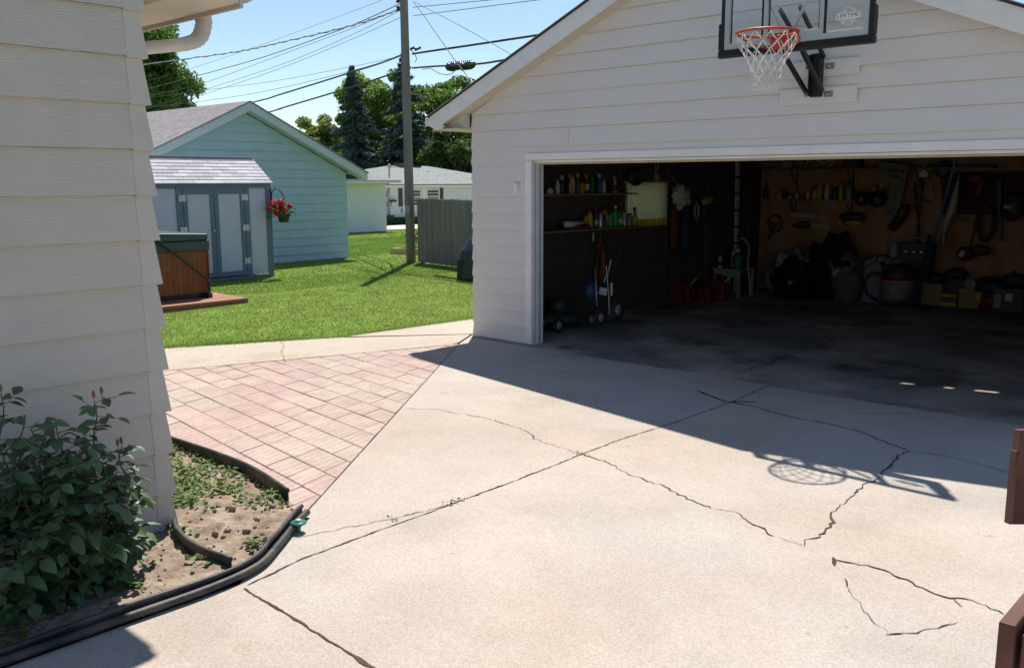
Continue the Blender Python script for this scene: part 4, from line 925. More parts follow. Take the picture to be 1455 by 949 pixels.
for ya_, yb_ in ((19.30, 20.28), (20.72, 21.42)):
    wf = part(lambda b: ring(b, 0, 1, 0, 1, .1, 0, 1) if False else (b.box(whx+.012, whx+.05, ya_-.07, yb_+.07, .78, .855), b.box(whx+.012, whx+.05, ya_-.07, yb_+.07, 1.545, 1.62), b.box(whx+.012, whx+.05, ya_-.07, ya_, .856, 1.544), b.box(whx+.012, whx+.05, yb_, yb_+.07, .856, 1.544), b.box(whx+.012, whx+.045, ya_, yb_, 1.18, 1.215)), 'window', white_p, wh)
    part(lambda b: b.box(whx+.011, whx+.02, ya_, yb_, .856, 1.544), 'pane', dkg, wf)
for yc in (19.10, 21.62): part(lambda b: b.box(whx+.012, whx+.04, yc-.115, yc+.115, .80, 1.61), 'shutter', shut, wh)
part(lambda b: b.box(whx+.012, whx+.06, 20.36, 20.64, .0, 1.64), 'downspout', white_p, wh)
c = AX(569, 236, -27.4); part(lambda b: (b.box(-27.6, -27.1, c.y-.22, c.y+.22, 2.2, c.z+.08), b.box(-27.63, -27.07, c.y-.25, c.y+.25, c.z+.081, c.z+.13)), 'chimney', mat('red chimney brick', (.22, .09, .065), rough=.9, var=.3), wh)
for px, py, m_ in ((557, 238.5, black_pl), (592, 237, black_pl), (606, 245, mat('rust vent', (.30, .12, .08))), (620, 255.5, black_pl)):
    c = AX(px, py, -27.2 if py < 240 else (-26.2 if py < 250 else -25)); part(lambda b: (b.box(c.x-.1, c.x+.1, c.y-(.22 if py < 240 else .06), c.y+(.22 if py < 240 else .06), c.z-.15, c.z+.04), b.box(c.x-.1, c.x+.12, c.y-.05, c.y+.05, c.z-.25, c.z-.1)), 'roof_vent', m_, wh)
pc = [AX(553, y, whx+.1) for y in (236, 262, 292, 313)]
part(lambda b: (b.tube(pc, .035, 6), b.obox(AX(551, 277, whx+.12), (.1, .14, .2)), b.obox(AX(553, 291, whx+.12), (.1, .22, .16)), b.blob(pc[0], .09, (7, 5))), 'service_mast', mat('grey conduit', (.30, .31, .32), rough=.5), wh)
c = AX(559, 285.5, whx+.2); part(lambda b: (b.blob(c, (.14, .20, .06), (8, 5)), b.bar(c, c+Vector((-.2, -.1, -.15)), .03, .03)), 'satellite_dish', mat('dull dark dish', (.09, .085, .08)), wh)
c = AX(571.5, 303, whx+.05); part(lambda b: b.bar(c, c+Vector((0, 0, .22)), .05, .05), 'meter_pipe', mat('grey conduit', (.3, .3, .3)), wh)
sheet('far_path', [(-22.9, 15.5), (-20.4, 15.1), (-19.0, 19.0), (-20.5, 26), (-22.5, 26)], .04, mat('far concrete', (.55, .50, .45), rough=.9), .1)
bush_m = mat('foundation shrub leaves', (.035, .075, .02), rough=.7, var=.2, tint=.45)
for px, lab in ((553, 'round dark shrub at the white house wall under its service mast'), (565, 'low dark shrub at the white house wall between mast and pole'), (574, 'low dark shrub at the white house wall just left of the pole'), (592, 'dark shrub at the white house wall between pole and fence')):
    c = AX(px, 317, whx+.45); c.z = .2; s = thing('foundation_shrub', lab, 'shrub', (c.x, c.y, 0), 0, 'shrubs at the white house')
    n = 420; d = RNG.normal(size=(n, 3)); d /= np.linalg.norm(d, axis=1, keepdims=True); hh = .34 if px == 553 else .22
    part(lambda b: b.tube([(c.x, c.y, -.05), (c.x, c.y, .3)], .03, 5), 'stem', stud_m, s)
    card_mesh('foliage', bush_m, s, np.array((c.x, c.y, .15))+d*np.array([.3, .42, hh])*RNG.uniform(.5, 1, (n, 1)), d+RNG.normal(0, .6, (n, 3)), RNG.uniform(.04, .075, n), RNG.random(n), .6)

# ================================================================== TREES
bark = mat('tree bark', (.085, .065, .05), rough=.95, var=.3, vscale=10, stretch=(1, 1, .2))
spruce_m = mat('blue spruce needles', (.085, .130, .115), rough=.8, var=.25, vscale=1.2, tint=.55, transl=.12)
def spruce(label, base, H, R, n, seed):
    rg = np.random.default_rng(seed); base = Vector(base); t = thing('spruce_tree', label, 'tree', tuple(base), 0, 'blue spruces behind the white house')
    part(lambda b: b.tube([base, base+Vector((0, 0, H*.5)), base+Vector((0, 0, H*.97))], [.22, .13, .02], 8), 'trunk', bark, t)
    # whorls of boughs, each bough a drooping spray of needle cards
    C = []; N = []; S = []; T = []
    nb = int(H*17)
    for i in range(nb):
        u = (i+rg.random())/nb; z = H*(.05+.94*u); r = R*((1-u)**.85)*(.75+.45*rg.random())+.02; a = rg.random()*2*PI; tn = rg.uniform(.15, .75)
        k = max(6, int(n/nb*(1.5*(1-u)+.25))); s = rg.random(k)**.7
        x = np.cos(a)*r*s; y = np.sin(a)*r*s; zz = z-.42*r*s**1.2+.16*r*s**3
        wd = .10+.20*r*s*(1.1-s)
        C.append(np.stack([x+rg.normal(0, 1, k)*wd*.6, y+rg.normal(0, 1, k)*wd*.6, zz-np.abs(rg.normal(0, .10, k))], 1)); N.append(rg.normal(0, .6, (k, 3))+np.array([np.cos(a)*.6, np.sin(a)*.6, .9])); S.append(rg.uniform(.07, .15, k)); T.append(np.clip(tn+rg.normal(0, .15, k)+.25*(s-.5), 0, 1))
    C = np.concatenate(C)+np.array(base); card_mesh('crown', spruce_m, t, C, np.concatenate(N), np.concatenate(S), np.concatenate(T), .45)
def gb_(px, t): p = AD(px, 300, t); return (p.x, p.y, -.1)
spruce('slender blue spruce left of the pole rising behind the green garage roof', gb_(506, 55), 8.8, 2.5, 30000, 1)
spruce('broader blue spruce directly behind the utility pole', gb_(578, 56), 9.65, 2.9, 38000, 2)
def leafy(label, c, rad, col, n, seed, base_z=-.1, size=(.10, .19), clumps=60, name='leafy_tree', cards=None):
    rg = np.random.default_rng(seed); c = Vector(c); rad = np.array(rad)
    t = thing(name, label, 'tree', (c.x, c.y, base_z), 0, 'leafy trees in the background')
    b = MB(); bz = Vector((c.x, c.y, base_z)); b.tube([bz, bz.lerp(c, .5), c+Vector((0, 0, rad[2]*.4))], [rad[2]*.07+.06, rad[2]*.05+.04, .03], 8)
    K = rg.normal(size=(clumps, 3)); K /= np.linalg.norm(K, axis=1, keepdims=True); K *= rg.uniform(.40, 1.12, (clumps, 1)); K[:, 2] = np.where(K[:, 2] < -.75, -.6, K[:, 2])
    for k in K[:14]: b.tube([bz.lerp(c, .6), c+Vector(k*rad*.45)+Vector((0, 0, -.2*rad[2])), c+Vector(k*rad*.85)], [.05+.02*rad[2], .05, .015], 5)
    b.build('trunk', bark, t)
    m = mat('leaves '+name+str(seed), col, rough=.6, var=.25, vscale=.7, tint=.5, transl=.42, spec=.3)
    per = n//clumps; C = []; T = []
    for k in K:
        cr = rg.uniform(.13, .29); d = rg.normal(size=(per, 3)); d /= np.linalg.norm(d, axis=1, keepdims=True)
        C.append(np.array(c)+(k+d*np.array([1.15, 1.15, .75])*cr*rg.uniform(.3, 1.1, (per, 1)))*rad); T.append(np.clip(rg.uniform(.2, .8)+rg.normal(0, .18, per), 0, 1))
    C = np.concatenate(C); n = len(C); N = rg.normal(size=(n, 3))+np.array([0, 0, .8])
    card_mesh('crown', m, t, C, N, rg.uniform(size[0], size[1], n), np.concatenate(T), .55)
def at(px, py, t): return AD(px, py, t)
leafy('bright green maple between the two spruces', at(541, 170, 66), (2.9, 2.9, 3.3), (.20, .31, .06), 28000, 11, clumps=70)
leafy('broad green maple right of the pole above the garage eave', at(638, 200, 62), (4.0, 4.0, 3.5), (.14, .23, .045), 42000, 12, clumps=110)
leafy('small yellow-green tree beside the left spruce', at(458, 212, 60), (2.0, 2.0, 2.3), (.24, .30, .09), 16000, 13, clumps=45, size=(.09, .16))
leafy('dark dense shade tree partly behind the garage wall', at(655, 235, 52), (2.1, 2.1, 2.4), (.075, .13, .03), 16000, 14, clumps=50, size=(.09, .15))  # shade low in the broad maple, put into a darker leaf colour
leafy('tall full tree behind the house eave at the left', at(186, 100, 40), (2.45, 2.45, 3.0), (.12, .21, .04), 60000, 15, clumps=130, size=(.06, .12))
leafy('distant small green tree right of the mint garage roof peak', at(440, 200, 75), (1.6, 1.6, 1.3), (.15, .21, .07), 7000, 16, clumps=24, size=(.10, .18))
leafy('low dark tree seen between spruce trunks and white roof', at(533, 236, 64), (2.6, 2.6, 2.0), (.06, .105, .03), 14000, 17, clumps=40, size=(.10, .18))
print('background ready')

# ================================================================== DECK RAILING near the camera at the right
rw = mat('red-brown stained rail', (.115, .045, .030), rough=.65, var=.25, vscale=9, stretch=(1, .2, 1), color2=(.15, .06, .045), c2scale=5)
dr = thing('deck_railing', 'red-brown stained wooden railing ends poking in at the right edge', 'railing', tuple(AD(1470, 900, 2.2)))
e0_ = AD(1431, 886, 2.0); zt = e0_.z
def vb(b, pts, vec, mi=0): b.prism(pts, vec, mi)
xw = .034
b = MB(); b.box(e0_.x-xw/2, e0_.x+xw/2, e0_.y, e0_.y+1.4, zt-.14, zt); b.build('top_rail', rw, dr, .003)
b = MB(); b.box(e0_.x+xw/2+.012, e0_.x+xw/2+.05, e0_.y+.01, e0_.y+1.4, zt-.16, zt-.02); b.build('inner_rail', rw, dr, .003)
b = MB(); b.box(e0_.x+xw/2+.053, e0_.x+xw/2+.15, e0_.y+.2, e0_.y+.30, zt-1.1, zt+.25); b.build('post', rw, dr, .004)
u0 = AD(1439, 743, 2.5); u1 = AD(1450, 611, 2.5)
b = MB(); b.prism([u0, u0+RX*.07, u1+RX*.07, u1], fw*.035); b.build('baluster', rw, dr, .002)
b = MB(); q = u0+RX*.012+fw*.036; b.prism([q+Vector((0, 0, -.012)), q+RX*.06+Vector((0, 0, -.012)), q+RX*.06+Vector((0, 0, .2)), q+Vector((0, 0, .2))], fw*.03); b.build('backing_board', rw, dr, .002)

# ================================================================== ROSE BUSH
rose_leaf = mat('rose leaves', (.088, .150, .064), rough=.5, var=.2, vscale=6, tint=.45, transl=.12, spec=.5)
rose_stem = mat('rose cane', (.075, .04, .025), rough=.6, var=.3, vscale=10); bud_m = mat('rose bud', (.24, .075, .06), rough=.5, var=.2); sepal = mat('bud sepal', (.10, .12, .04), rough=.5)
rb_ = thing('rose_bush', 'dark leafy rose bush with small buds against the cream house wall', 'bush', (3.85, -6.6, 0))
r = random.Random(31)
def leaf(b, base, d, nrm, L, W, tn):
    d = d.normalized(); s = d.cross(nrm).normalized(); n = s.cross(d); vs = []
    prof = [(0, .06), (.18, .62), (.42, 1.), (.68, .82), (.88, .40), (1., .02)]
    for t, w_ in prof:
        c = base+d*(L*t)-n*(L*.22*t*t)
        vs += [c-s*(W*w_/2)+n*(W*w_*.16), c, c+s*(W*w_/2)+n*(W*w_*.16)]
    fs = []
    for i in range(len(prof)-1): fs += [(3*i, 3*i+1, 3*i+4, 3*i+3), (3*i+1, 3*i+2, 3*i+5, 3*i+4)]
    b.add(vs, fs, 0, True, tn)
B_L = MB(); B_S = MB()
def spray(base, d, L, tn):
    """a compound leaf: petiole with five to seven leaflets"""
    d = d.normalized(); tip = base+d*L*.9+Vector((0, 0, -.25*L)); B_S.tube([base, base.lerp(tip, .5)+Vector((0, 0, .02*L)), tip], .0016, 4)
    side = d.cross(Vector((0, 0, 1))).normalized(); npair = r.choice((1, 2, 2))
    for k in range(npair):
        c = base.lerp(tip, .45+.33*k)
        for sg in (-1, 1):
            nr = Vector((r.gauss(0, .35), r.gauss(0, .35), 1)); leaf(B_L, c, side*sg+d*.35+Vector((0, 0, r.uniform(-.5, .05))), nr, L*r.uniform(.42, .6), L*r.uniform(.30, .40), min(1, max(0, tn+r.gauss(0, .12))))
    leaf(B_L, tip, d+Vector((0, 0, r.uniform(-.8, -.1))), Vector((r.gauss(0, .3), r.gauss(0, .3), 1)), L*r.uniform(.55, .75), L*r.uniform(.36, .46), min(1, max(0, tn+r.gauss(0, .12))))
buds = []
def cane(p0, p1, n, L, top=True, r0=.008):
    p0, p1 = Vector(p0), Vector(p1); P = []
    for i in range(9):
        t = i/8; P.append(p0.lerp(p1, t)+Vector((r.gauss(0, .018), r.gauss(0, .018), .08*math.sin(PI*t))))
    Q = catmull(P, 3); B_S.tube(Q, [r0*(1-.65*i/(len(Q)-1)) for i in range(len(Q))], 6)
    for k in range(n):
        t = (k+.5)/n; t = .12+.88*t; p = Q[min(len(Q)-1, int(t*len(Q)))]; a = k*2.4+r.uniform(-.4, .4)
        d = Vector((math.cos(a), math.sin(a), r.uniform(-.1, .7))); d.x = d.x*.8+.25
        q = p+d*r.uniform(0, .05)
        if q.x < 3.56: d.x = abs(d.x)
        spray(p, d, L*r.uniform(.75, 1.15), r.uniform(.25, .75))
    if top: buds.append(Q[-1])
# the tallest shoots follow the photograph: one under the buds, one to its right, one at the left edge
tips = [((3.80, -6.30, .0), AX(133, 572, 3.80), 20, .115), ((3.82, -6.25, 0), AX(172, 637, 3.84), 17, .11), ((3.9, -6.9, 0), AX(2, 562, 3.88), 16, .12), ((3.85, -6.6, 0), AX(55, 610, 3.85), 15, .12), ((3.9, -6.55, 0), AX(95, 640, 3.92), 15, .12), ((3.86, -6.3, 0), AX(178, 700, 3.88), 12, .10), ((3.9, -6.5, .0), AX(150, 700, 4.0), 14, .12), ((3.88, -6.75, 0), AX(22, 590, 3.9), 16, .13), ((3.82, -6.45, 0), AX(78, 600, 3.84), 16, .13), ((3.85, -6.4, 0), AX(108, 625, 3.88), 15, .13), ((3.9, -6.7, 0), AX(40, 645, 3.95), 14, .13), ((3.88, -6.25, 0), AX(158, 668, 3.86), 12, .11)]
for i, (a, c, n, L) in enumerate(tips): cane(a, c, n, L, i < 3, .007)
for k in range(44):
    a = r.uniform(0, 2*PI); y = r.uniform(-7.5, -6.18); x = 3.84+r.uniform(-.1, .12)
    h = r.uniform(.30, .70)*(1 if y < -6.35 else .8); cane((3.86+r.uniform(-.08, .08), -6.75+(y+6.85)*.75, .0), (min(4.22, max(3.6, x+.20*math.cos(a))), min(-6.33, y+.12*math.sin(a)), h), r.randint(9, 13), .138, False)
B_S.build('canes', rose_stem, rb_); B_L.build('foliage', rose_leaf, rb_)
for k, p in enumerate(buds+[AX(145, 566, 3.8), AX(168, 640, 3.88)]):
    b = MB(); q = p+Vector((0, 0, .035)); b.tube([p-Vector((0, 0, .03)), q], .002, 4); b.lathe([(.001, -.012), (.008, -.004), (.0085, .006), (.004, .018), (.0, .024)], q, 8)
    for j in range(5): a = j*1.257; leaf(b, q-Vector((0, 0, .006)), Vector((math.cos(a)*.4, math.sin(a)*.4, 1)), Vector((math.cos(a), math.sin(a), 0)), .03, .008, .6)
    b.build('bud', bud_m if k in (0, 3) else sepal, rb_)

# ================================================================== GARAGE CONTENTS
def cm(name, c, rough=.5, **k): return mat(name, c, rough=rough, **k)
RED = cm('red plastic', (.13, .012, .009)); ORA = cm('orange plastic', (.50, .13, .015)); YEL = cm('yellow plastic', (.36, .26, .02)); WHT = cm('dusty white plastic', (.40, .40, .385)); GRN = cm('green plastic bottle', (.03, .22, .035)); DGR = cm('dark green plastic', (.02, .09, .05))
BLU = cm('blue plastic', (.02, .11, .25)); NVY = cm('navy plastic', (.015, .03, .08)); AMB = cm('amber plastic', (.42, .16, .02)); TAN = cm('tan plastic', (.36, .25, .13)); SIL = cm('silver tin', (.38, .38, .39), .4, metal=.5); GRY = cm('grey plastic bin', (.22, .22, .23)); DRK = cm('dark plastic', (.03, .03, .033)); CLR = cm('clear grey plastic', (.16, .165, .165), .35)
wood_sh = mat('rough shelf timber', (.20, .13, .075), rough=.85, var=.25, vscale=8, stretch=(1, .2, 1))
def shelf(name, label, x0, x1, y0, y1, z, axis, brk):
    t = thing('wall_shelf', label, 'shelf', ((x0+x1)/2, (y0+y1)/2, z)); part(lambda b: b.box(x0, x1, y0, y1, z-.02, z), 'board', wood_sh, t)
    for k in brk:
        part(lambda b: (b.box(x0+.001, x0+.02, k-.012, k+.012, z-.3, z-.021), b.bar((x0+.02, k, z-.28), (x1-.03, k, z-.03), .02, .01)) if axis == 'y' else (b.box(k-.012, k+.012, y1-.02, y1-.001, z-.3, z-.021), b.bar((k, y1-.02, z-.28), (k, y0+.03, z-.03), .02, .01)), 'bracket', stud_m, t)
SZ1, SZ2 = 1.752, 1.275
shelf('s', 'upper wooden shelf of spray bottles on the left wall inside the garage', .158, .42, .5, 2.95, SZ1, 'y', (.9, 1.7, 2.5))
shelf('s', 'lower wooden shelf of bottles on the left wall below the window sill', .158, .42, .5, 3.12, SZ2, 'y', (.9, 1.7, 2.5))
def bottle(label, p, h, r_, body, cap, kind='cap', lab=None, group='bottles on the garage shelves', flat=1.0, cat='bottle'):
    """kind: cap, trigger, tall, jug, can"""
    p = Vector(p); t = thing('spray_bottle' if kind == 'trigger' else ('spray_can' if kind == 'can' else ('jug' if kind == 'jug' else 'bottle')), label, cat, tuple(p), 0, group)
    hb_ = h*{'cap': .82, 'trigger': .70, 'tall': .9, 'jug': .84, 'can': .84}[kind]; nk = .38
    sh = {'can': [(r_*.95, 0), (r_, .01), (r_, hb_*.96), (r_*.8, hb_)], 'jug': [(r_*.95, 0), (r_, .02), (r_, hb_*.62), (r_*.62, hb_*.9), (r_*.35, hb_)], 'trigger': [(r_*.95, 0), (r_, .015), (r_*.98, hb_*.55), (r_*.55, hb_*.82), (r_*.36, hb_)]}.get(kind, [(r_*.95, 0), (r_, .012), (r_, hb_*.72), (r_*.5, hb_*.9), (r_*nk, hb_)])
    part(lambda b: b.lathe(sh, p, 12, sy=flat), 'body', body, t)
    top = p+Vector((0, 0, hb_))
    if kind == 'trigger':
        f = Vector((.25, -.97, 0)) if p.x < 1 else Vector((-.95, -.3, 0))
        part(lambda b: (b.lathe([(r_*.38, 0), (r_*.38, h*.07), (r_*.2, h*.08)], top, 10), b.bar(top+Vector((0, 0, h*.16))-f*.02, top+Vector((0, 0, h*.17))+f*.058, .026, h*.11), b.tube([top+Vector((0, 0, h*.05)), top+Vector((0, 0, h*.14))], .010, 6), b.bar(top+Vector((0, 0, h*.13))+f*.035, top+Vector((0, 0, h*.02))+f*.05, .012, .008)), 'trigger', cap, t)
    else:
        part(lambda b: b.lathe([(r_*(.9 if kind == 'can' else .42), 0), (r_*(.9 if kind == 'can' else .42), h-hb_), (0, h-hb_)], top+Vector((0, 0, .0005)), 10), 'cap', cap, t)
    if kind == 'jug': part(lambda b: b.tube(catmull([p+Vector((0, -r_*.5, hb_*.85)), p+Vector((0, -r_*1.15, hb_*.8)), p+Vector((0, -r_*1.05, hb_*.5))]), .010, 6), 'handle', body, t)
    if lab: part(lambda b: b.lathe([(r_*1.012, h*.14), (r_*1.012, h*.46)], p, 12, sy=flat), 'label', lab, t)
    return t
xs_ = .27
def on1(px): return AX(px, 275, xs_).y
S1 = [(779, .10, .05, WHT, DRK, 'cap', None, 'short pale round tub at the near end of the upper shelf'), (790, .27, .036, WHT, RED, 'trigger', None, 'white spray bottle with red trigger near the door jamb'), (797, .26, .034, NVY, WHT, 'trigger', None, 'dark spray bottle with white trigger beside the white one'), (809, .29, .036, AMB, ORA, 'trigger', None, 'amber spray bottle with orange trigger on the upper shelf'), (815, .24, .030, WHT, YEL, 'tall', None, 'slim white bottle behind the orange trigger bottle'), (821, .30, .034, DGR, YEL, 'trigger', None, 'dark green spray bottle with yellow trigger on the upper shelf'), (827, .17, .045, YEL, DRK, 'cap', ORA, 'squat yellow bottle with orange label on the upper shelf'), (836, .28, .036, RED, ORA, 'trigger', WHT, 'red spray bottle with orange trigger mid upper shelf'), (844, .23, .036, DGR, GRN, 'cap', None, 'dark bottle with green cap right of the red spray bottle'), (853, .29, .038, BLU, WHT, 'trigger', None, 'blue spray bottle with white trigger on the upper shelf'), (859, .19, .030, WHT, WHT, 'tall', None, 'slim white bottle right of the blue spray bottle'), (872, .25, .040, TAN, TAN, 'trigger', RED, 'tan spray bottle with red label at the far end of the upper shelf')]
for px, h, r_, bd, cp, kd, lb, lab in S1: bottle(lab, (xs_+random.uniform(-.03, .04), on1(px), SZ1+.001), h, r_, bd, cp, kd, lb)
def on2(px): return AX(px, 322, xs_).y
S2 = [(829, .20, .040, ORA, RED, 'cap', YEL, 'orange bottle with red cap first behind the paper roll'), (838, .27, .042, YEL, RED, 'jug', None, 'yellow jug with red cap on the lower shelf'), (844, .26, .034, DRK, RED, 'can', SIL, 'dark spray can with red cap on the lower shelf'), (850, .24, .033, SIL, DRK, 'can', None, 'silver can with black cap on the lower shelf'), (856, .27, .036, DRK, ORA, 'trigger', None, 'black bottle with orange trigger on the lower shelf'), (861, .21, .033, WHT, ORA, 'can', None, 'white can with orange cap left of the green jugs'), (868, .23, .045, GRN, DGR, 'jug', None, 'leftmost green jug on the lower shelf'), (875, .30, .050, GRN, WHT, 'jug', None, 'tallest green jug, in the middle of the lower shelf'), (882, .24, .042, GRN, DGR, 'jug', WHT, 'green jug with pale label on the lower shelf'), (888, .20, .033, SIL, WHT, 'can', None, 'silver can right beside the green jugs'), (893, .18, .033, CLR, DRK, 'can', None, 'grey can left of the amber spray bottle'), (899, .29, .045, AMB, DRK, 'trigger', YEL, 'amber spray bottle with black trigger in front of the curtain')]
for px, h, r_, bd, cp, kd, lb, lab in S2: bottle(lab, (xs_+random.uniform(-.03, .04), on2(px), SZ2+.001), h, r_, bd, cp, kd, lb)
t = thing('paper_roll', 'white paper roll lying on the lower shelf at its near end', 'paper roll', (.33, on2(805), SZ2))
part(lambda b: b.tube([(.33, on2(797), SZ2+.075), (.33, on2(823), SZ2+.075)], .042, 14), 'roll', WHT, t); part(lambda b: b.tube([(.33, on2(797)-.004, SZ2+.075), (.33, on2(797)+.02, SZ2+.075)], .018, 10), 'core', TAN, t); part(lambda b: b.box(.25, .41, on2(795), on2(825), SZ2+.001, SZ2+.032), 'tray', DRK, t)
t = thing('work_gloves', 'dark crumpled gloves lying in front of the paper roll', 'gloves', (.38, on2(818), SZ2)); part(lambda b: (b.blob((.385, on2(815), SZ2+.035), (.05, .11, .03), amp=.25, seed=3), b.blob((.39, on2(822), SZ2+.04), (.04, .09, .035), amp=.25, seed=5)), 'fabric', RED, t); part(lambda b: b.blob((.39, on2(826), SZ2+.03), (.035, .05, .025), amp=.2, seed=8), 'cuff', DRK, t)

# curtain in front of the side window
cur = bpy.data.materials.new('cream curtain'); cur.use_nodes = True; nt = cur.node_tree; nt.nodes['Principled BSDF'].inputs['Base Color'].default_value = (.60, .57, .40, 1); nt.nodes['Principled BSDF'].inputs['Roughness'].default_value = .9
trn = nt.nodes.new('ShaderNodeBsdfTranslucent'); trn.inputs['Color'].default_value = (.50, .46, .27, 1); msx = nt.nodes.new('ShaderNodeMixShader'); msx.inputs[0].default_value = .55; nt.links.new(nt.nodes['Principled BSDF'].outputs[0], msx.inputs[1]); nt.links.new(trn.outputs[0], msx.inputs[2]); nt.links.new(msx.outputs[0], nt.nodes['Material Output'].inputs['Surface']); MATS['cream curtain'] = cur
t = thing('window_curtain', 'pale yellow pleated curtain glowing over the garage side window', 'curtain', (.15, 3.55, 1.9))
b = MB(); V = []; ny = 120; zz_ = [1.90, 1.87, 1.84, 1.6, 1.36, 1.352, 1.245]
for z in zz_:
    for i in range(ny+1):
        u = i/ny; y = 3.0+u*1.09; a = .012*math.sin(u*58+.6*math.sin(u*9))+.007*math.sin(u*131+1); V.append((.150+a*(.5 if z > 1.86 else 1), y, z+.004*math.sin(u*30)))
b.add(V, [(i*(ny+1)+j, i*(ny+1)+j+1, (i+1)*(ny+1)+j+1, (i+1)*(ny+1)+j) for i in range(len(zz_)-1) for j in range(ny)], 0, True); b.build('fabric', cur, t)
b = MB(); b.add([(x+.004, y, z) for x, y, z in V[-2*(ny+1):]], [(j, j+1, ny+1+j+1, ny+1+j) for j in range(ny)], 0, True); b.build('hem', mat('yellow curtain hem', (.50, .38, .08), rough=.9, transl=.5), t)
part(lambda b: b.tube([(.15, 2.97, 1.905), (.15, 4.12, 1.905)], .010, 8), 'rod', SIL, t)
t = thing('peaked_hat', 'black peaked hat hung at the upper left corner of the curtain', 'hat', (.22, 3.2, 1.95)); c = AX(900, 251, .24); part(lambda b: b.blob(c, (.07, .13, .10), amp=.12, seed=4, rot=Euler((.5, 0, 0)).to_matrix()), 'crown', DRK, t); part(lambda b: b.obox(c+Vector((.02, .07, -.10)), (.12, .10, .02), (.5, 0, 0)), 'brim', DRK, t)
t = thing('hanging_lantern', 'tan lantern hanging by cords above the right end of the curtain', 'lantern', tuple(AX(933, 250, .2)))
c = AX(933, 252, .2); part(lambda b: (b.lathe([(.03, -.06), (.045, -.04), (.045, .03), (.02, .06)], c, 10)), 'body', AMB, t); part(lambda b: (b.tube([c+Vector((0, -.02, .05)), c+Vector((0, -.05, .28))], .008, 5), b.tube([c+Vector((0, .02, .05)), c+Vector((0, .04, .28))], .008, 5)), 'cord', TAN, t)
t = thing('plastic_bag', 'crumpled pale plastic bag hanging right of the curtain', 'bag', tuple(AX(966, 280, .3))); c = AX(967, 278, .30); part(lambda b: (b.blob(c, (.10, .19, .16), (20, 14), amp=.35, sc_=2.5, seed=2), b.blob(c+Vector((0, .14, -.05)), (.07, .10, .10), (14, 10), amp=.35, seed=7)), 'film', cm('translucent white film', (.42, .42, .44), .3), t); part(lambda b: b.tube([c+Vector((-.05, 0, .14)), c+Vector((-.17, 0, .3))], .008, 5), 'knot', WHT, t)
t = thing('red_jacket', 'dark red cloth hanging beneath the pale plastic bag', 'jacket', tuple(AX(958, 320, .25))); c = AX(958, 325, .24); part(lambda b: b.blob(c, (.06, .09, .38), (14, 12), amp=.2, seed=6), 'cloth', cm('dark red cloth', (.10, .02, .018), .9), t); part(lambda b: b.tube([c+Vector((0, 0, .33)), c+Vector((-.09, 0, .42))], .006, 5), 'loop', DRK, t)
t = thing('blue_overalls', 'dark blue cloth hanging on the left wall beside the red one', 'overalls', tuple(AX(975, 325, .25))); c = AX(976, 325, .24); part(lambda b: b.blob(c, (.06, .15, .42), (14, 12), amp=.22, seed=9), 'cloth', cm('dark blue cloth', (.015, .028, .06), .9), t); part(lambda b: b.tube([c+Vector((0, 0, .38)), c+Vector((-.09, 0, .46))], .006, 5), 'loop', DRK, t)
t = thing('wire_loops', 'thin pale wire loops hanging between blue cloth and yellow gloves', 'wire', tuple(AX(989, 300, .2))); c = AX(989, 298, .2); part(lambda b: [b.tube([c+Vector((0, .06*math.cos(a)+.02*k, .13*math.sin(a)-.02*k)) for a in [2*PI*i/20 for i in range(20)]], .005, 5, 0, True) for k in range(3)], 'loop', SIL, t)
t = thing('yellow_gloves', 'yellow gloves above a dark blue pouch on the left wall', 'gloves', tuple(AX(1003, 288, .25))); c = AX(1004, 286, .25); part(lambda b: (b.blob(c, (.05, .12, .06), amp=.35, sc_=4, seed=5), b.blob(c+Vector((0, .1, .03)), (.04, .07, .04), amp=.3, seed=1)), 'fabric', cm('faded yellow fabric', (.34, .30, .06), .8), t); part(lambda b: b.blob(c+Vector((0, .02, -.17)), (.06, .13, .14), amp=.12, seed=6), 'pouch', NVY, t)

# ladder and poles standing in the far left corner
alu = cm('aluminium', (.42, .42, .43), .4, metal=.5)
t = thing('extension_ladder', 'pale aluminium ladder standing upright in the far left corner', 'ladder', tuple(AY(1048, 400, 6.6)))
b0 = Vector((.24, AX(1048, 330, .24).y, .01)); print('ladder y', b0.y)
part(lambda b: b.bar(b0, b0+Vector((-.05, 0, 2.45)), .03, .10, 0, (0, 1, 0)), 'rail', WHT, t); part(lambda b: b.bar(b0+Vector((0, .40, 0)), b0+Vector((-.05, .40, 2.45)), .03, .07, 0, (0, 1, 0)), 'rail', stud_m, t)
for k in range(8): z = .3+k*.28; x = b0.x-.05*z/2.45; part(lambda b: b.bar((x, b0.y-.056, z), (x, b0.y+.44, z), .04, .035), 'rung', DRK, t)
for px, col, lab, ztop in ((1030, stud_m, 'dark timber pole leaning in the far left corner beyond the ladder', 2.3), (1065, TAN, 'yellowish bent hose pipe rising beside the small table', .0)):
    c = G(px, 415); 
    if ztop: t = thing('timber_pole', lab, 'pole', tuple(c)); part(lambda b: b.bar((.30, 6.2, .01), (.16, 6.9, ztop), .05, .05), 'shaft', col, t); part(lambda b: b.obox((.30, 6.2, .03), (.055, .055, .05)), 'foot', DRK, t)
    else: t = thing('hose_pipe', lab, 'hose', tuple(c)); part(lambda b: b.tube(catmull([AD(1051, 338, 15.2), AD(1059, 341, 15.2), AD(1064, 352, 15.1), AD(1063, 375, 15.0), AD(1065, 400, 14.9), AD(1066, 419, 14.8)]), .018, 7), 'tube', TAN, t); part(lambda b: b.tube([AD(1051, 338, 15.2), AD(1047, 337, 15.2)], .028, 7), 'fitting', DRK, t)
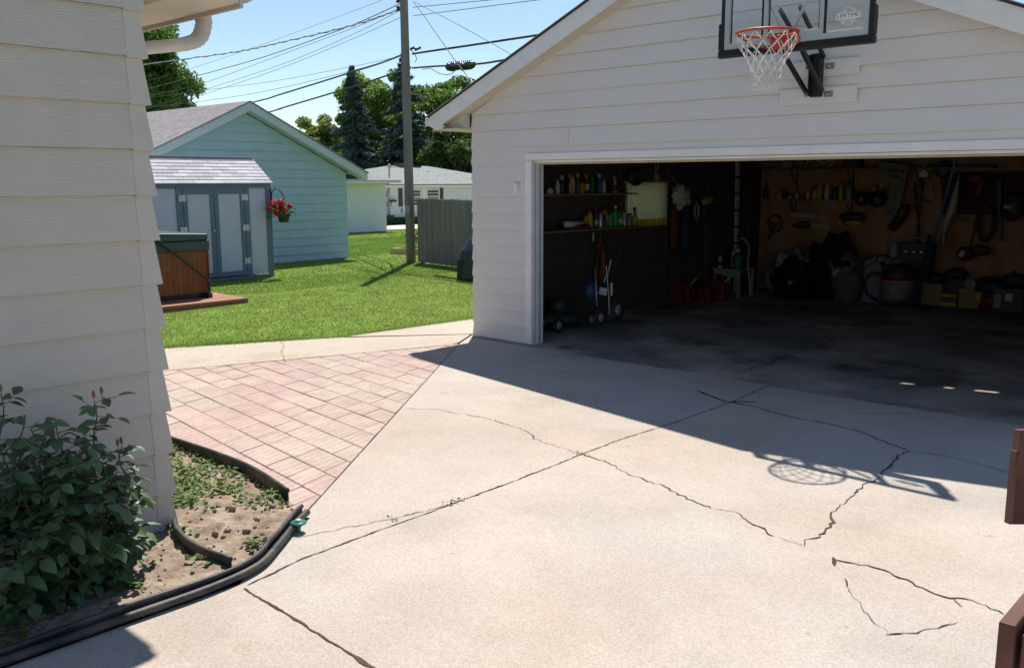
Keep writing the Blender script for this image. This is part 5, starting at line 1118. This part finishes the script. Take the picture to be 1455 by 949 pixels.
# small table with green jug, bottle and white box
tp_ = G(1030, 420); tz = .48; tx0, tx1, ty_ = .22, .72, 5.55
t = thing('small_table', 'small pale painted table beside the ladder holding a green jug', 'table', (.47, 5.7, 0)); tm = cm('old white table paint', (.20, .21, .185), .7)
part(lambda b: b.box(tx0, tx1, 5.42, 5.95, tz-.025, tz), 'table_top', tm, t); part(lambda b: b.box(tx0+.02, tx1-.02, 5.44, 5.46, tz-.12, tz-.0255), 'apron', tm, t)
for x in (tx0+.03, tx1-.03):
    for y in (5.47, 5.92): part(lambda b: b.box(x-.022, x+.022, y-.022, y+.022, .005, tz-.026), 'leg', tm, t)
bottle('big green jug standing on the small pale table', (.58, 5.6, tz+.001), .32, .09, DGR, WHT, 'jug', None, 'things on the small table')
bottle('red-labelled white bottle at the left end of the small table', (.28, 5.55, tz+.001), .24, .04, WHT, DRK, 'cap', RED, 'things on the small table')
t = thing('white_carton', 'pale carton standing at the back of the small table', 'box', (.42, 5.8, tz)); part(lambda b: b.box(.37, .47, 5.75, 5.86, tz+.001, tz+.27), 'carton', WHT, t, .003); part(lambda b: b.box(.372, .468, 5.745, 5.7495, tz+.10, tz+.2), 'label', GRY, t)
# fuel cans
def can(lab, c, s, nm=RED):
    c = Vector(c); t = thing('fuel_can', lab, 'fuel can', tuple(c), 0, 'red fuel cans on the garage floor')
    part(lambda b: b.prism([c+Vector(p)*s for p in ((-.14, -.09, .0), (.14, -.09, 0), (.14, -.09, .24), (.05, -.09, .30), (-.14, -.09, .26))], (0, .18*s, 0)), 'tank', nm, t, .02)
    part(lambda b: b.tube(catmull([c+Vector(p)*s for p in ((.11, 0, .25), (.06, 0, .36), (-.06, 0, .36), (-.12, 0, .26))]), .014*s, 7), 'handle', nm, t); part(lambda b: b.tube([c+Vector((.10, 0, .26))*s, c+Vector((.22, 0, .38))*s], [.02*s, .012*s], 8), 'spout', YEL if s > 1 else DRK, t)
can('tall red fuel can nearest the left wall on the garage floor', (.28, 4.45, .006), 1.05); can('squat red fuel can right of the tall one', (.50, 4.75, .006), .8); can('red fuel can with tilted spout in front of the small table', (.55, 5.05, .006), 1.1)
# mower at the left wall
mw = thing('lawn_mower', 'dark push mower parked along the left wall just inside the door', 'lawn mower', (.45, 1.2, 0)); mc = Vector((.46, 1.12, 0)); mdg = cm('dark mower green', (.02, .05, .03), .4)
part(lambda b: b.lathe([(.26, .10), (.27, .13), (.25, .19), (.14, .22), (0, .22)], mc, 20, sy=1.35), 'deck', mdg, mw)
part(lambda b: (b.lathe([(.13, .22), (.14, .30), (.12, .37), (.05, .40), (0, .40)], mc, 14), b.obox(mc+Vector((.12, .05, .29)), (.1, .12, .09))), 'engine', DRK, mw)
for dx, dy in ((.25, -.3), (-.25, -.3), (.25, .38), (-.25, .38)):
    wl_ = part(lambda b: b.lathe([(.06, -.022), (.095, -.02), (.10, 0), (.095, .02), (.06, .022)], mc+Vector((dx, dy, .10)), 16, 0, Matrix.Rotation(PI/2, 3, 'Y')), 'wheel', cm('tyre rubber', (.02, .02, .02), .8), mw); part(lambda b: b.lathe([(.0, -.026), (.055, -.026), (.055, .026), (0, .026)], mc+Vector((dx, dy, .10)), 12, 0, Matrix.Rotation(PI/2, 3, 'Y')), 'hub', GRY, wl_)
part(lambda b: (b.tube(catmull([mc+Vector(p) for p in ((.2, .42, .15), (.2, .8, .55), (.2, 1.0, .85), (.18, 1.05, .95), (-.18, 1.05, .95), (-.2, 1.0, .85), (-.2, .8, .55), (-.2, .42, .15))], 4), .011, 7)), 'handlebar', DRK, mw); part(lambda b: b.box(mc.x-.14, mc.x+.12, mc.y-.43, mc.y-.415, .12, .17), 'grille', SIL, mw)
# golf trolley with shiny tubes
gt = thing('golf_trolley', 'upright hand trolley with silvery tubes and wheels behind the mower', 'trolley', (.55, 2.1, 0)); gc = Vector((.42, 2.0, 0))
part(lambda b: (b.tube(catmull([AD(866, 448, 11.4), AD(865, 420, 11.4), AD(863, 395, 11.45), AD(866, 380, 11.5), AD(868, 369, 11.5)]), .010, 6), b.tube(catmull([AD(858, 402, 11.5), AD(862, 388, 11.5), AD(861, 378, 11.5)]), .008, 6), b.tube([AD(848, 435, 11.3), AD(846, 380, 11.4)], .008, 6)), 'frame_tube', SIL, gt)
part(lambda b: b.tube([AD(869, 402, 11.3), AD(869, 420, 11.3)], .016, 7), 'grip', WHT, gt)
for px, py, rr_ in ((853, 451, .11), (877, 440, .13)):
    c = AD(px, py, 11.3); w_ = part(lambda b: b.lathe([(rr_*.7, -.018), (rr_, -.015), (rr_, .015), (rr_*.7, .018)], c, 18, 0, Matrix.Rotation(PI/2, 3, 'Y')), 'wheel', MATS['tyre rubber'], gt); part(lambda b: b.lathe([(0, -.02), (rr_*.5, -.02), (rr_*.5, .02), (0, .02)], c, 12, 0, Matrix.Rotation(PI/2, 3, 'Y')), 'hub', GRY, w_)
part(lambda b: b.obox(AD(857, 414, 11.5), (.10, .02, .09), (0, .2, .5)), 'plaque', cm('pale plaque', (.4, .4, .45), .4), gt); part(lambda b: b.blob(AD(840, 414, 11.4), (.08, .10, .12), amp=.1), 'bag', NVY, gt)
t = thing('orange_cord', 'coiled orange extension cord hanging on the left wall below the shelves', 'cord', tuple(AX(852, 365, .2))); c = AX(852, 366, .19); part(lambda b: [b.tube([c+Vector((.01*k, (.05+.012*k)*math.cos(a), .26*math.sin(a)-.03*k)) for a in [2*PI*i/24 for i in range(24)]], .009, 5, 0, True) for k in range(4)], 'coil', cm('orange cord', (.20, .05, .015), .6), t); part(lambda b: b.tube([c+Vector((-.07, 0, .25)), c+Vector((.03, 0, .25))], .008, 5), 'hook', SIL, t)
t = thing('white_brush', 'small white handle hanging just under the lower shelf', 'brush', tuple(AX(843, 338, .25))); c = AX(843, 337, .25); part(lambda b: b.tube([c+Vector((0, 0, -.06)), c+Vector((0, 0, .06))], .014, 7), 'handle', WHT, t); part(lambda b: b.obox(c+Vector((0, 0, -.1)), (.03, .06, .08)), 'bristles', DRK, t)

# back wall shelves
BYW = 7.18
Z3, Z4 = 1.60, 2.115
shelf('s', 'long lower shelf of bottles on the rear garage wall', .62, 3.05, BYW-.30, BYW, Z3, 'x', (.8, 1.8, 2.9)); shelf('s', 'upper shelf under the ceiling on the rear garage wall', .55, 4.0, BYW-.32, BYW, Z4, 'x', (.8, 1.8, 2.9))
def onb(px, py=285): return AY(px, py, 7.02).x
S3 = [(1087, .28, .05, DRK, DRK, 'cap', None, 'dark bottle at the left end of the rear shelf'), (1107, .13, .06, GRY, WHT, 'cap', None, 'squat grey tub on the rear shelf'), (1114, .15, .045, DRK, DRK, 'cap', None, 'short dark jar next to the grey tub on the rear shelf'), (1121, .10, .05, YEL, DRK, 'cap', None, 'low yellow tin on the rear shelf'), (1133, .17, .04, GRY, DRK, 'cap', WHT, 'grey bottle with white label on the rear shelf'), (1147, .15, .03, WHT, WHT, 'tall', None, 'small slim white bottle on the rear shelf'), (1156, .22, .04, TAN, DRK, 'cap', None, 'tan bottle left of the tall yellow one on the rear shelf'), (1163, .29, .05, YEL, YEL, 'cap', None, 'tall yellow bottle on the rear shelf'), (1174, .28, .048, WHT, WHT, 'cap', None, 'tall white bottle on the rear shelf'), (1186, .27, .045, NVY, WHT, 'cap', None, 'navy bottle with white cap on the rear shelf'), (1195, .29, .04, YEL, DRK, 'tall', None, 'slim yellow bottle near the right end of the rear shelf'), (1205, .30, .06, CLR, DRK, 'jug', None, 'grey jug at the right of the rear shelf'), (1216, .2, .05, DRK, ORA, 'cap', None, 'dark bottle with orange cap at the right of the rear shelf'), (1240, .24, .05, TAN, YEL, 'cap', None, 'tan bottle behind the grey panel on the rear shelf'), (1250, .26, .05, CLR, WHT, 'cap', None, 'grey bottle behind the grey panel on the rear shelf')]
for px, h, r_, bd, cp, kd, lb, lab in S3: bottle(lab, (onb(px), 7.03+random.uniform(-.04, .02), Z3+.001), h, r_, bd, cp, kd, lb)
c = AY(1160, 232, 7.0); t = thing('yellow_strap', 'bundle of yellow strap and folding frame on the upper rear shelf', 'strap', (c.x, 7.0, Z4)); part(lambda b: (b.tube(catmull([Vector((c.x-.18, 6.95, Z4+.03)), Vector((c.x-.05, 6.93, Z4+.22)), Vector((c.x+.15, 6.93, Z4+.10)), Vector((c.x+.35, 6.93, Z4+.16)), Vector((c.x+.25, 6.95, Z4+.03))]), .022, 6)), 'webbing', YEL, t); part(lambda b: b.blob((c.x-.05, 7.03, Z4+.1), (.2, .08, .10), amp=.2), 'bundle', cm('olive cloth', (.12, .12, .07), .9), t)
c = AY(1212, 238, 7.0); t = thing('blue_basket', 'dark blue basket with a red lid rim on the upper rear shelf', 'basket', (c.x, 7.0, Z4)); part(lambda b: b.box(c.x-.13, c.x+.13, 6.9, 7.12, Z4+.03, Z4+.22), 'body', NVY, t, .01); part(lambda b: b.box(c.x-.10, c.x+.14, 6.88, 7.14, Z4+.001, Z4+.029), 'rim', RED, t)
c = AY(1090, 238, 7.0); t = thing('folded_cloth', 'dark folded cloth at the left of the upper rear shelf', 'cloth', (c.x, 7.0, Z4)); part(lambda b: b.blob((c.x, 7.0, Z4+.10), (.25, .12, .10), amp=.15), 'folds', cm('dull grey cloth', (.10, .105, .10), .9), t); part(lambda b: b.blob((c.x+.35, 7.0, Z4+.08), (.14, .1, .08), amp=.2, seed=2), 'roll', cm('pale grey cloth', (.2, .2, .19), .9), t)
# power tools hung under the shelf
c = AY(1122, 305, 7.0); t = thing('hedge_trimmer', 'long hedge trimmer with silvery blade hung on the rear wall', 'hedge trimmer', tuple(c)); c2 = AY(1178, 307, 7.0); c3 = AY(1210, 308, 6.98); part(lambda b: b.prism([c+Vector((0, 0, -.03)), c+Vector((.3, 0, -.045)), c2+Vector((0, 0, -.02)), c+Vector((.35, 0, .03)), c+Vector((0, 0, .04))], (0, .02, 0)), 'blade', SIL, t); part(lambda b: (b.blob(c3, (.22, .08, .07), amp=.1), b.blob(c3+Vector((.02, 0, -.08)), (.18, .07, .06), amp=.1, seed=2)), 'motor_housing', DRK, t); part(lambda b: b.blob(c3+Vector((.05, -.05, -.10)), (.16, .05, .045), amp=.1, seed=4), 'grip', YEL, t)
c = AY(1140, 320, 7.0); t = thing('chain_saw', 'dark chain saw with reddish cover hung below the hedge trimmer', 'chain saw', tuple(c)); part(lambda b: b.blob(c, (.17, .07, .06), amp=.1), 'body', DRK, t); part(lambda b: b.blob(c+Vector((-.05, -.04, .02)), (.07, .04, .04), amp=.1), 'cover', RED, t); part(lambda b: b.bar(c+Vector((.12, 0, 0)), c+Vector((.5, 0, -.03)), .012, .08), 'guide_bar', TAN, t)
c = AY(1101, 318, 7.05); t = thing('steering_ring', 'black ring-shaped handwheel hung on the rear wall left of the saws', 'wheel', tuple(c)); part(lambda b: b.tube([c+Vector((.13*math.cos(a), 0, .15*math.sin(a))) for a in [2*PI*i/24 for i in range(24)]], .018, 8, 0, True), 'ring', DRK, t); part(lambda b: (b.bar(c-Vector((.13, 0, 0)), c+Vector((.13, 0, 0)), .02, .03), b.bar(c, c+Vector((-.12, 0, -.3)), .03, .03)), 'spoke', DRK, t)
c = AY(1270, 265, 6.9); t = thing('car_bumper', 'grey tilted car bumper with a row of holes hung on the rear wall', 'panel', tuple(c)); g1, g2, g3, g4 = AY(1249, 229, 6.9), AY(1292, 236, 6.9), AY(1274, 312, 6.9), AY(1240, 300, 6.9); pm = cm('dull grey panel', (.12, .125, .115), .6)
part(lambda b: (b.prism([g1, g2, g2.lerp(g3, .25), g1.lerp(g4, .25)], (0, .05, 0)), b.prism([g1.lerp(g4, .26)+Vector((.24, 0, 0)), g2.lerp(g3, .26), g3, g3.lerp(g4, .5)], (0, .05, 0))), 'shell', pm, t)
for k in range(4): q = g1.lerp(g2, .22+.19*k)+Vector((0, -.003, -.10)); part(lambda b: b.lathe([(0, 0), (.03, 0), (.03, .006), (0, .006)], q, 10, 0, Matrix.Rotation(PI/2, 3, 'X')), 'hole', DRK, t)
for px, rr_, lab in ((1225, .11, 'left black round spool hanging below the right end of the rear shelf'), (1247, .13, 'right black round spool hanging beside the grey panel')):
    c = AY(px, 283, 6.85); t = thing('cable_spool', lab, 'spool', tuple(c), 0, 'black spools under the rear shelf'); part(lambda b: b.lathe([(0, -.04), (rr_, -.04), (rr_*.7, -.02), (rr_*.7, .02), (rr_, .04), (0, .04)], c, 18, 0, Matrix.Rotation(PI/2, 3, 'X')), 'drum', DRK, t); part(lambda b: b.lathe([(0, .041), (.03, .041), (.03, .06), (0, .06)], c, 10, 0, Matrix.Rotation(PI/2, 3, 'X')), 'hub', GRY, t)
q0, q1 = AY(1284, 300, 6.95), AY(1266, 326, 6.95); t = thing('black_bag', 'long black tool bag hanging diagonally under the grey panel', 'bag', tuple(q0)); part(lambda b: b.tube([q0+Vector((.05, 0, .1)), q0, q1], [.05, .09, .07], 10), 'body', DRK, t); part(lambda b: b.tube([q0.lerp(q1, .3)+Vector((-.09, -.05, 0)), q1+Vector((-.09, -.05, -.02))], .008, 5), 'zip', SIL, t)
def longtool(name, lab, cat, pts, r_, m1, head, m2, Yd=7.05):
    P = [AY(x, y, Yd) for x, y in pts]; t = thing(name, lab, cat, tuple(P[0]), 0, 'long tools on the rear garage wall'); part(lambda b: b.tube(P, r_, 7), 'handle', m1, t); part(lambda b: head(b, P), 'head', m2, t); return t
longtool('garden_fork', 'long-handled tool hanging right of the grey panel', 'garden tool', [(1312, 252), (1306, 300), (1303, 350)], .016, stud_m, lambda b, P: (b.obox(P[0]+Vector((0, 0, .05)), (.14, .03, .10)), b.bar(P[0], P[0]+Vector((0, 0, .2)), .02, .02)), SIL)
longtool('pruning_shears', 'long open shears hanging beside the blue pole', 'shears', [(1320, 248), (1326, 285)], .012, SIL, lambda b, P: (b.bar(P[0], P[0]+Vector((-.25, 0, -.30)), .02, .025), b.blob(P[0]+Vector((0, 0, .08)), (.06, .03, .08))), DGR)
longtool('dark_paddle', 'dark paddle hanging upside down left of the blue pole top', 'paddle', [(1338, 250), (1340, 290)], .014, DRK, lambda b, P: b.blob(P[0]+Vector((0, 0, .1)), (.11, .03, .14), amp=.03), NVY)
longtool('shovel', 'dark shovel leaning on the rear wall above the vacuum', 'shovel', [(1300, 258), (1306, 330), (1300, 375)], .018, DRK, lambda b, P: b.blob(P[2]+Vector((0, 0, -.1)), (.12, .03, .17), amp=.04), stud_m)
P = [AD(1360, 220, 10.5), AD(1320, 368, 14.6)]
t = thing('blue_pole', 'thin bright blue pole leaning across the rear of the garage', 'pole', tuple(P[1])); P1 = AY(1318, 372, 6.75); P0 = AY(1360, 219, 5.9); part(lambda b: b.tube([P0+(P0-P1)*.08, P1], .017, 8), 'shaft', cm('bright blue sleeve', (.01, .20, .42), .4), t); part(lambda b: b.tube([P1, P1+(P1-P0)*.12], .024, 8), 'grip', DRK, t)
q = [AY(1361, 258, 6.95), AY(1355, 290, 6.95), AY(1344, 318, 6.95), AY(1341, 333, 6.95)]; t = thing('closed_parasol', 'furled white parasol hanging beside the blue pole', 'parasol', tuple(q[0])); part(lambda b: b.tube(q, [.02, .06, .045, .02], 8), 'canopy', WHT, t); part(lambda b: b.tube([q[3], AY(1341, 350, 6.95)], .022, 7), 'handle', SIL, t); part(lambda b: b.tube([q[0], q[0]+Vector((.02, 0, .12))], .010, 6), 'tip', SIL, t)
q = [AY(1362, 268, 7.0), AY(1358, 300, 7.0)]; t = thing('white_cane', 'slim pale furled cloth hanging right of the white parasol', 'cloth', tuple(q[0])); part(lambda b: b.tube([q[0]+Vector((0, 0, .1)), q[0], q[1]], [.008, .03, .02], 7), 'cloth', CLR, t); part(lambda b: b.tube(catmull([q[1], q[1]+Vector((.02, -.02, -.12)), q[1]+Vector((.2, -.02, -.18))]), .014, 6), 'strap', YEL, t)
c = AY(1386, 258, 7.0); t = thing('red_blower', 'red garden blower hung high on the rear wall', 'blower', tuple(c)); part(lambda b: b.blob(c+Vector((0, 0, .04)), (.14, .09, .08), amp=.1), 'housing', RED, t); part(lambda b: b.bar(c+Vector((.08, 0, 0)), c+Vector((.06, 0, -.22)), .06, .06), 'nozzle', RED, t); part(lambda b: b.tube([c+Vector((-.12, 0, .02)), c+Vector((-.15, 0, -.1))], .02, 6), 'grip', DRK, t)
q = [AY(1394, 275, 6.95), AY(1384, 330, 6.95), AY(1378, 352, 6.95)]; t = thing('string_trimmer', 'upright string trimmer with a glossy red motor head low on the rear wall', 'string trimmer', tuple(q[2])); part(lambda b: b.tube(q, .014, 7), 'shaft', DRK, t); part(lambda b: b.blob(q[2]+Vector((-.05, -.05, -.10)), (.12, .10, .11), amp=.12), 'motor_housing', RED, t); part(lambda b: b.obox(q[2]+Vector((-.06, -.16, -.09)), (.06, .012, .10), (0, .5, 0)), 'vent', WHT, t); part(lambda b: b.blob(q[2]+Vector((.15, 0, -.04)), (.14, .08, .08), amp=.15), 'tank', DRK, t)
c = AY(1402, 318, 7.05); t = thing('cable_coil', 'tangled dark cable coil hanging beside the red blower', 'cable', tuple(c)); part(lambda b: [b.tube([c+Vector((.02*math.sin(k*2)+(.11+.015*math.sin(k))*math.cos(a), -.01*k, .25*math.sin(a)+.03*math.cos(k))) for a in [2*PI*i/22 for i in range(22)]], .012, 5, 0, True) for k in range(7)], 'coil', DRK, t); part(lambda b: b.tube([c+Vector((0, .12, .26)), c+Vector((0, -.08, .26))], .01, 5), 'hook', SIL, t)
q = [AY(1420, 258, 7.05), AY(1421, 343, 7.05)]; t = thing('iron_bar', 'black flat iron bar hanging vertically near the right edge', 'bar', tuple(q[0])); part(lambda b: b.bar(q[0], q[1], .05, .03, 0, (0, 1, 0)), 'bar', DRK, t); part(lambda b: b.tube([q[0]+Vector((0, .08, .01)), q[0]+Vector((0, -.06, .01))], .01, 6), 'nail', SIL, t)
c = AY(1439, 294, 7.0); t = thing('black_helmet', 'round black helmet with a tan badge hanging near the right edge', 'helmet', tuple(c)); part(lambda b: b.blob(c, (.17, .12, .22), amp=.04), 'shell', DRK, t); part(lambda b: b.obox(c+Vector((-.04, -.125, .0)), (.10, .012, .05)), 'badge', TAN, t)
t = thing('pegboard', 'dark shelf board high on the rear wall at the right', 'board', (3.9, 7.15, 2.0)); part(lambda b: b.box(3.25, 6.3, 7.155, 7.18, 1.40, 2.02), 'board', cm('dark reddish board', (.045, .022, .018), .9), t); part(lambda b: b.box(3.25, 6.3, 7.12, 7.18, 2.021, 2.05), 'ledge', stud_m, t)

# piles on the floor at the rear
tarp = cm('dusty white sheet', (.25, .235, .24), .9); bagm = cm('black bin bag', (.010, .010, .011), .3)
def pile(name, lab, cat, c, r_, m, seed, amp=.22, extra=None, grp=None):
    c = Vector(c); c.z = r_[2]*.55; t = thing(name, lab, cat, (c.x, c.y, 0), 0, grp); part(lambda b: b.blob(c, r_, (26, 16), amp=amp, sc_=2.6, seed=seed), 'sack' if 'bag' in name else 'cloth', m, t)
    if extra: part(lambda b: b.tube([c+Vector((0, 0, r_[2]*.8)), c+Vector((.03, -.03, r_[2]*.8+.14))], [.05, .02], 7), extra, m, t)
    return t
pile('dust_sheet', 'crumpled white dust sheet heaped against the rear wall', 'sheet', AY(1128, 400, 6.6), (.46, .38, .50), tarp, 1, .2)
pile('bin_bag', 'black bin bag slumped in front of the white sheet', 'bag', AY(1127, 415, 6.2), (.34, .34, .42), bagm, 2, .2, 'knot', 'black bin bags at the rear')
pile('bin_bag', 'tall black bin bag right of the white sheet', 'bag', AY(1185, 410, 6.5), (.44, .38, .66), bagm, 3, .2, 'knot', 'black bin bags at the rear')
pile('grey_bag', 'dark grey sack standing right of the black bags', 'bag', AY(1204, 415, 6.4), (.26, .26, .48), cm('dark grey sack', (.07, .07, .075), .7), 4, .12, 'tie')
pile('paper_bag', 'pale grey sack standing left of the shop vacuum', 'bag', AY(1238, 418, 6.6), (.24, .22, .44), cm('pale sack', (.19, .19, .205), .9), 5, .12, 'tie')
c = AY(1262, 380, 6.8); t = thing('jumbled_boots', 'pale shoes and rags heaped behind the vacuum', 'shoes', (c.x, 6.8, 0)); part(lambda b: b.box(c.x-.3, c.x+.3, 6.65, 7.05, .02, .60), 'crate', DRK, t); part(lambda b: [b.blob((c.x-.2+.12*k, 6.75, .66+.02*math.sin(k*2)), (.10, .12, .06), amp=.25, seed=k) for k in range(4)], 'rags', CLR, t); part(lambda b: b.blob((c.x+.06, 6.85, .80), (.08, .08, .17), amp=.15, seed=9), 'boot', GRY, t)
# shop vacuum
c = AY(1275, 425, 6.25); c.z = 0; sv = thing('shop_vacuum', 'grey drum shop vacuum with an orange band and black hose', 'vacuum', tuple(c)); 
part(lambda b: b.lathe([(.20, .06), (.235, .09), (.25, .36), (.25, .38)], c, 22), 'drum', cm('pale grey drum', (.15, .15, .158), .6), sv); part(lambda b: b.lathe([(.256, .381), (.262, .39), (.262, .415), (.256, .42)], c, 22), 'band', ORA, sv); part(lambda b: b.lathe([(.26, .421), (.25, .50), (.18, .60), (.10, .64), (0, .645)], c, 20), 'motor_head', DRK, sv)
part(lambda b: b.tube(catmull([c+Vector((-.20, -.1, .46)), c+Vector((-.36, -.15, .50)), c+Vector((-.44, -.2, .34)), c+Vector((-.34, -.28, .17)), c+Vector((-.1, -.33, .10)), c+Vector((.2, -.3, .13)), c+Vector((.34, -.2, .3)), c+Vector((.36, 0, .7)), c+Vector((.34, .2, 1.1))]), .026, 8), 'hose', DRK, sv)
for a in (.5, 2, 3.6, 5.2): part(lambda b: b.blob(c+Vector((.22*math.cos(a), .22*math.sin(a), .035)), (.035, .035, .03), (8, 6), 0), 'caster', DRK, sv)
part(lambda b: b.tube([c+Vector((-.02, -.252, .11)), c+Vector((-.02, -.258, .36))], .006, 5), 'drum_latch', SIL, sv)
c = AY(1300, 370, 6.8); t = thing('black_toolbox', 'black toolbox on a stand behind the shop vacuum', 'toolbox', (c.x, 6.85, 0)); part(lambda b: b.box(c.x-.24, c.x+.24, 6.72, 7.0, .42, .95), 'case', DRK, t, .01); part(lambda b: b.tube(catmull([(c.x-.1, 6.86, .95), (c.x-.08, 6.86, 1.02), (c.x+.08, 6.86, 1.02), (c.x+.1, 6.86, .95)]), .012, 6), 'handle', GRY, t); part(lambda b: b.box(c.x-.2, c.x+.2, 6.74, 6.98, .01, .419), 'stand', stud_m, t)
for k in (-.12, .0, .12): part(lambda b: b.box(c.x+k-.025, c.x+k+.025, 6.712, 6.719, .80, .83), 'latch', SIL, t)
# boxes along the rear wall
def carton(lab, px, w_, d_, h_, m_, lid=None, lidm=None, y=6.85):
    c = AY(px, 430, y); t = thing('carton', lab, 'box', (c.x, y, 0), 0, 'boxes along the rear garage wall'); part(lambda b: b.box(c.x-w_/2, c.x+w_/2, y-d_/2, y+d_/2, .006, h_), 'box', m_, t, .004)
    if lid == 'band': part(lambda b: b.box(c.x-w_/2-.002, c.x+w_/2+.002, y-d_/2-.003, y-d_/2-.0005, h_*.35, h_*.75), 'print_band', lidm, t)
    elif lid: part(lambda b: b.blob((c.x, y, h_+.06), (w_*.5, d_*.45, .09), amp=.25, seed=int(px)), 'contents', lidm, t)
    return t
CB = cm('brown cardboard', (.26, .16, .085), .9)
carton('plain brown carton beside the blue pole foot', 1327, .30, .3, .34, CB, 'open', DRK); carton('yellow and purple printed box between two brown cartons', 1351, .22, .24, .20, YEL, 'band', cm('purple print', (.10, .025, .13), .6)); carton('smaller brown carton right of the yellow printed box', 1380, .28, .3, .30, CB, 'open', GRY); carton('black bin with bundled dark things behind the yellow box', 1354, .34, .2, .42, DRK, 'open', DRK, 7.03)
c = AY(1404, 428, 6.75); t = thing('red_toolbag', 'red bag with a yellow flap on the floor near the right edge', 'bag', (c.x, 6.75, 0)); part(lambda b: b.blob((c.x+.03, 6.75, .13), (.16, .14, .14), amp=.2), 'body', RED, t); part(lambda b: b.blob((c.x-.12, 6.72, .18), (.08, .1, .10), amp=.2, seed=3), 'flap', YEL, t); part(lambda b: b.blob((c.x, 6.8, .36), (.24, .15, .13), amp=.2, seed=5), 'black_bundle', DRK, t)
c = AY(1436, 420, 6.75); t = thing('battery_charger', 'black battery charger with a white label at the right edge', 'charger', (c.x, 6.75, 0)); part(lambda b: b.box(c.x-.22, c.x+.20, 6.63, 6.9, .006, .36), 'case', DRK, t, .01); part(lambda b: b.box(c.x-.04, c.x+.06, 6.622, 6.629, .17, .28), 'label', WHT, t); part(lambda b: b.box(c.x-.19, c.x-.09, 6.622, 6.629, .06, .26), 'panel', CLR, t); part(lambda b: (b.blob((c.x+.02, 6.78, .46), (.16, .12, .11), amp=.15), b.tube([(c.x, 6.7, .5), (c.x+.04, 6.66, .62)], .02, 6)), 'cables', DRK, t)
print('contents ready')
